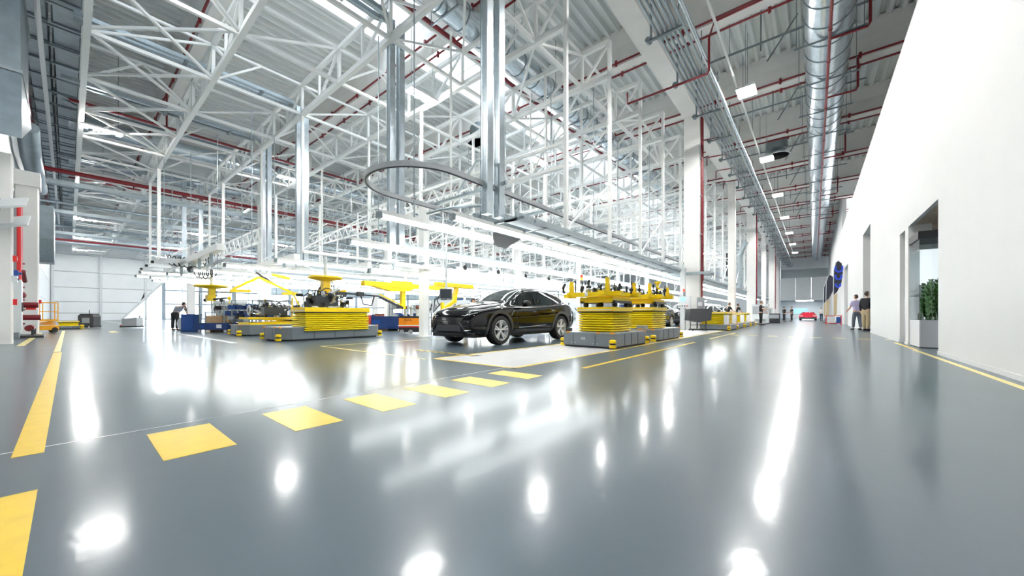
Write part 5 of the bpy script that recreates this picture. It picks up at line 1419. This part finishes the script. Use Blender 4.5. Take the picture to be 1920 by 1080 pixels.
# ================================================================ PLANTER VITRINE
t = thing('planter', 'white and grey planter box with glass sides and black top in the wall opening', 'planter', (XE + .02, 13.0, 0))
PW, PL, PH = 1.25, 1.1, .67
MB().box(0, .02, 0, PL, .02, PH).build('white_side', 'planter_white', t)
MB().box(.02, PW, 0, .02, .02, PH).box(.02, PW, PL - .02, PL, .02, PH).box(PW - .02, PW, 0, PL, .02, PH).build('grey_front', 'planter_grey', t)
MB().box(.01, PW - .01, .01, PL - .01, 0, .02).build('base', 'black_rubber', t)
MB().box(.03, PW - .03, .03, PL - .03, PH - .12, PH - .04).build('soil_bed', 'soil', t)
MB().box(0, .012, 0, PL, PH, 2.62).build('glass_side', 'clear_glass', t)
MB().box(0.0, PW, PL - .012, PL, PH, 2.62).build('glass_back', 'clear_glass', t)
MB().box(-.02, PW + .02, -.02, PL + .02, 2.62, 2.80).build('top_board', 'satin_black', t)
MB().box(0, .012, -.004, .012, PH, 2.62).build('glass_edge', 'clear_glass', t)
def frond(m, base, lean, ang, h, r):
    pts = []; n = 9
    for i in range(n + 1):
        f = i / n; pts.append(Vector(base) + Vector((math.cos(ang) * lean * f ** 1.6, math.sin(ang) * lean * f ** 1.6, h * f - .08 * f * f)))
    m.tube(pts, .010, 5)
    for i in range(2, n + 1):
        d = (pts[i] - pts[i - 1]).normalized(); sd = d.cross(Vector((math.cos(ang + .4), math.sin(ang + .4), .3))).normalized()
        for s in (-1, 1):
            ln = .13 * (1 - .4 * abs(i / n - .5)) * r.uniform(.85, 1.15); wd = .040
            tip = pts[i] + sd * s * ln + d * ln * .7; mid = pts[i] + sd * s * ln * .5 + d * ln * .32
            nn = (sd * s).cross(d).normalized()
            e = (tip - pts[i]).normalized().cross(nn) * wd
            m.add([pts[i], mid + e + nn * .008, tip, mid - e + nn * .008, mid - nn * .006], [(0, 4, 1), (0, 3, 4), (4, 2, 1), (3, 2, 4)])
pl = thing('zz_plant', 'lush dark green leafy plant growing in the glass-sided planter', 'plant', (XE + .02, 13.0, PH - .06))
rr = random.Random(5)
for k in range(62):
    bx, by = rr.uniform(.12, 1.1), rr.uniform(.12, .95)
    ln_, an_ = rr.uniform(.05, .30), rr.uniform(0, 2 * PI)
    if not (.16 < bx + math.cos(an_) * ln_ < 1.1 and .16 < by + math.sin(an_) * ln_ < .95): ln_ = .02; bx = max(bx, .25); by = max(.22, min(.85, by))
    m = MB(); frond(m, (bx, by, 0), ln_, an_, rr.uniform(.55, 1.1), rr)
    m.build('frond', 'leaf_green', pl)

# ================================================================ FEATHER FLAGS
def flag(x, y, h, label, letter, grp=None):
    t = thing('feather_flag', label, 'flag', (x, y, 0))
    pts = [(0, 0, 0), (0, 0, h * .55), (.02, 0, h * .85), (.18, 0, h * .97), (.45, 0, h)]
    MB().tube(pts, .025, 6).build('mast', 'cabinet_white', t, True)
    poly = [(.02, h * .45), (.03, h * .84), (.12, h * .955), (.32, h * .985), (.54, h * .94), (.60, h * .80), (.52, h * .64), (.24, h * .50)]
    MB().prism(poly, -.012, .012, 'y').build('cloth', 'flag_dark', t)
    MB().prism([(.03, h * .10), (.22, h * .16), (.26, h * .49), (.02, h * .445)], -.012, .012, 'y').build('pale_cloth', 'pale_yellow' if 0 else 'cloth_khaki', t)
    if letter:
        for k in range(3):                              # broad blue open rings printed across the cloth
            ring = []; cz = h * (.87 - .13 * k)
            for q in range(15):
                a = PI * .80 + (PI * 1.40) * q / 14; rr0 = .24 - .05 * k; ring.append((.36 - .03 * k + rr0 * math.cos(a), -.016, cz + rr0 * 1.3 * math.sin(a)))
            MB().sweep(ring, [(-.07, -.004), (.07, -.004), (.07, .004), (-.07, .004)], up=(0, -1, 0)).build('printed_letter', 'flag_blue', t)
    MB().lathe([(.0, 0), (.25, 0), (.25, .04), (.04, .08), (0, .08)], 14).build('foot', 'dark_metal', t)
flag(1.30, 42.0, 5.5, 'nearest feather flag, dark with broad blue rings, by the end of the white wall', True)
flag(.95, 49, 4.9, 'second feather flag, dark cloth over a pale lower part', False)
flag(.90, 58, 4.8, 'farthest feather flag, narrow and dark blue', False)
t = thing('display_stand', 'red wire stand with white and blue boxes at the foot of the flags', 'stand', (1.2, 38.6, 0))
m = MB()
for x in (-.45, .45):
    for y in (-.3, .3): m.bar((x, y, 0), (x, y, .75), .04)
for z in (.12, .72): m.bar((-.45, -.3, z), (.45, -.3, z), .04).bar((-.45, .3, z), (.45, .3, z), .04).bar((-.45, -.3, z), (-.45, .3, z), .04)
m.build('frame', 'bright_red', t)
MB().box(-.38, .1, -.22, .22, .16, .66).build('white_box', 'cabinet_white', t); MB().box(.16, .42, -.22, .22, .14, .62).build('blue_box', 'blue_plastic', t)

# ================================================================ PEOPLE
def skin_mesh(verts, radii, edges, root=0, sub=1):
    me = bpy.data.meshes.new('sk'); me.from_pydata([tuple(v) for v in verts], edges, [])
    o = bpy.data.objects.new('sk', me); col.objects.link(o)
    md = o.modifiers.new('s', 'SKIN'); md.use_smooth_shade = True
    for i, r in enumerate(radii):
        sv = me.skin_vertices[0].data[i]; rr_ = r if isinstance(r, tuple) else (r, r); sv.radius = rr_; sv.use_root = (i == root)
    s = o.modifiers.new('u', 'SUBSURF'); s.levels = sub; s.render_levels = sub
    dg = bpy.context.evaluated_depsgraph_get(); dg.update()
    m2 = bpy.data.meshes.new_from_object(o.evaluated_get(dg)); bpy.data.objects.remove(o)
    vs = [tuple(v.co) for v in m2.vertices]; fs = [tuple(p.vertices) for p in m2.polygons]
    return vs, fs
def person(loc, rz, label, h=1.78, lean=0.0, arms=((.05, .10), (.05, .10)), shirt='cloth_black', trousers='cloth_black', sleeve=False, shoe='shoe_black', bag=None, step=.0, head_turn=0.0, hair='hair_brown'):
    """faces local -Y; arms: (forward swing, elbow bend) in radians for each side"""
    s = h / 1.78
    t = thing('person', label, 'person', loc, rz); t.scale = (s, s, s)
    P = Vector((0, 0, .93))
    def ln(p): # lean the upper body forward (towards -Y) about the hips
        q = Vector(p) - P; c, n_ = math.cos(lean), math.sin(lean)
        return P + Vector((q.x, q.y * c - q.z * n_, q.z * c + q.y * n_))
    J = {'pel': P, 'waist': ln((0, 0, 1.08)), 'chest': ln((0, 0.0, 1.30)), 'neck': ln((0, .01, 1.47)), 'throat': ln((0, -.005, 1.55))}
    vs = [J['pel'], J['waist'], J['chest'], J['neck'], J['throat']]; rd = [(.15, .11), (.135, .10), (.155, .11), (.062, .062), (.052, .055)]
    ed = [(0, 1), (1, 2), (2, 3), (3, 4)]
    hand = {}
    for sd, (sw, eb) in zip((-1, 1), arms):
        sh = Vector((sd * .18, 0, 1.42)); up = Vector((sd * .05, -math.sin(sw) * .28, -math.cos(sw) * .28)); fo = Vector((0, -math.sin(sw + eb) * .25, -math.cos(sw + eb) * .25))
        el = sh + up; wr = el + fo; hd = wr + fo.normalized() * .08
        a = len(vs); vs += [ln(sh), ln(el), ln(wr), ln(hd)]; rd += [.058, .043, .028, (.038, .02)]
        ed += [(2, a), (a, a + 1), (a + 1, a + 2), (a + 2, a + 3)]
        J['sh%d' % sd], J['el%d' % sd], J['wr%d' % sd] = ln(sh), ln(el), ln(wr)
        d = (ln(hd) - ln(wr)).normalized(); side = d.cross(Vector((1, 0, 0))).normalized()
        for k in range(4):
            b = len(vs); o_ = side * (.024 - .016 * k); L_ = (.075, .085, .08, .062)[k]
            inw = Vector((-sd, 0, 0))
            vs += [ln(hd) + o_ + d * .02, ln(hd) + o_ + d * (.02 + L_ * .5) + inw * .006, ln(hd) + o_ + d * (.02 + L_ * .92) + inw * .022]; rd += [.0095, .009, .0075]
            ed += [(a + 3, b), (b, b + 1), (b + 1, b + 2)]
        b = len(vs); vs += [ln(wr) + d * .04 + side * .035, ln(wr) + d * .085 + side * .052]; rd += [.011, .009]; ed += [(a + 2, b), (b, b + 1)]
    for sd in (-1, 1):
        a = len(vs); st = step * sd
        vs += [Vector((sd * .09, 0, .88)), Vector((sd * .10, -st * .5 - .01, .48)), Vector((sd * .10, -st + .015, .085)), Vector((sd * .11, -st - .13, .045))]
        rd += [.088, .056, .036, (.038, .028)]; ed += [(0, a), (a, a + 1), (a + 1, a + 2), (a + 2, a + 3)]
        J['k%d' % sd], J['a%d' % sd], J['t%d' % sd], J['h%d' % sd] = vs[a + 1], vs[a + 2], vs[a + 3], vs[a]
    bv, bf = skin_mesh(vs, rd, ed)
    m = MB(); m.add(bv, bf)
    hc = ln((0, -.015, 1.665))
    hd = MB(); hd.ball((0, 0, 0), (.076, .094, .118), 14, 10)
    hd.v = [(x * (1 - .25 * max(0, -z / .118)), y - .012 * (z < -.03), z) for x, y, z in hd.v]
    hd.add([(0, -.118, -.022), (-.015, -.088, -.030), (.015, -.088, -.030), (0, -.09, .018)], [(0, 1, 2), (0, 2, 3), (0, 3, 1), (1, 3, 2)])
    for sd in (-1, 1): hd.ball((sd * .078, .008, -.005), (.010, .018, .030), 6, 4)
    R = Euler((lean * .5, 0, head_turn)).to_matrix()
    hd.v = [tuple(hc + R @ Vector(p)) for p in hd.v]
    m.add(hd.v, hd.f)
    m.build('body', 'skin', t, True)
    def onhead(mb): mb.v = [tuple(hc + R @ Vector(p)) for p in mb.v]; return mb
    hm = MB(); hm.ball((0, .012, .022), (.084, .098, .112), 14, 10)
    hm.v = [p for p in hm.v]
    keep = [f for f in hm.f if all(not (hm.v[i][2] < .03 and hm.v[i][1] < .02) for i in f) and all(hm.v[i][2] > -.075 for i in f)]
    hm.f = keep; onhead(hm).build('hair', hair, t, True)
    ey = MB()
    for sd in (-1, 1): ey.ball((sd * .03, -.087, .006), (.011, .008, .007), 6, 4)
    onhead(ey).build('eyes', 'screen_dark', t); mo = MB().cbox((0, -.093, -.055), (.042, .01, .008)); onhead(mo).build('mouth', 'brown_box', t)
    # clothes
    sv = [J['pel'] + Vector((0, 0, -.06)), J['waist'], J['chest'], ln((0, .008, 1.45))]; sr = [(.172, .132), (.165, .125), (.185, .135), (.085, .08)]; se = [(0, 1), (1, 2), (2, 3)]
    for sd in (-1, 1):
        a = len(sv); el, sh, wr = J['el%d' % sd], J['sh%d' % sd], J['wr%d' % sd]
        end = wr if sleeve else sh.lerp(el, .8)
        if sleeve: sv += [sh, el, wr]; sr += [.078, .06, .045]; se += [(2, a), (a, a + 1), (a + 1, a + 2)]
        else: sv += [sh, end]; sr += [.078, .066]; se += [(2, a), (a, a + 1)]
    v_, f_ = skin_mesh(sv, sr, se); MB().add(v_, f_).build('jacket' if sleeve else 'shirt', shirt, t, True)
    tv = [P + Vector((0, 0, .05)), P + Vector((0, 0, -.06))]; tr = [(.165, .125), (.165, .13)]; te = [(0, 1)]
    for sd in (-1, 1):
        a = len(tv); tv += [J['h%d' % sd] + Vector((0, 0, -.06)), J['k%d' % sd], J['a%d' % sd] + Vector((0, 0, .03))]; tr += [.105, .078, .066]; te += [(1, a), (a, a + 1), (a + 1, a + 2)]
    v_, f_ = skin_mesh(tv, tr, te); MB().add(v_, f_).build('trousers', trousers, t, True)
    for sd in (-1, 1):
        k, e = J['a%d' % sd], J['t%d' % sd]
        MB().ball(((k.x + e.x) / 2, (k.y + e.y) / 2, .052), (.052, .145, .052), 12, 6).build('shoe', shoe, t, True)
    if bag:
        MB().box(-.14, .14, .12, .24, 1.02, 1.42).build('backpack', bag, t)
    return t
person((2.0, 25.2, 0), PI * .80, 'man in a black jacket and khaki trousers at the edge of the wall opening', 1.95, .05, ((.1, .3), (.0, .2)), 'cloth_black', 'cloth_khaki', True, step=.06)
person((1.72, 26.1, 0), PI * 1.15, 'person in a lilac shirt with brown trousers half behind the man in black', 1.84, .06, ((.3, 1.0), (.2, .8)), 'cloth_lilac', 'cloth_grey', False, step=.10)
person((-24.35, 3.35, 0), -2.3, 'worker in a dark shirt bending over the blue bin', 1.74, .95, ((1.1, .5), (1.0, .6)), 'cloth_grey', 'cloth_black', False)
person((-5.0, 31.2, 0), 2.3, 'worker in black with cap, leaning behind the yellow carts', 1.72, .3, ((.8, .6), (.8, .6)), 'cloth_black', 'cloth_black')
person((-4.9, 34.2, 0), 2.6, 'worker in black bending forward at the end of the yellow carts', 1.76, .45, ((.9, .5), (.9, .5)), 'cloth_black', 'cloth_black')
person((-3.1, 33.4, 0), 1.4, 'worker in black standing upright at the end of the yellow carts', 1.82, .05, ((.7, .9), (.3, .5)), 'cloth_black', 'cloth_black')
person((-4.1, 43.6, 0), 1.2, 'man in a dark shirt and olive trousers beside the machine cabinets', 1.80, .1, ((.5, .7), (.5, .7)), 'cloth_navy', 'cloth_khaki')
person((-2.65, 52.4, 0), 2.2, 'left one of two people in black talking far down the aisle', 1.72, .0, ((.2, 1.1), (.2, 1.1)), 'cloth_black', 'cloth_black')
person((-2.05, 55.0, 0), -1.2, 'right one of two people in black talking far down the aisle', 1.76, .0, ((.2, 1.2), (.1, .4)), 'cloth_black', 'cloth_black')
person((.75, 63, 0), .4, 'person in dark trousers and pale top right of the red sports car', 1.74, .0, ((.2, .9), (.2, .9)), 'cloth_white', 'cloth_navy')
person((-10.2, 9.6, 0), 1.9, 'seated-looking worker in black leaning beside the yellow arm left of the car', 1.5, .55, ((.9, .6), (1.0, .5)), 'cloth_black', 'cloth_khaki')
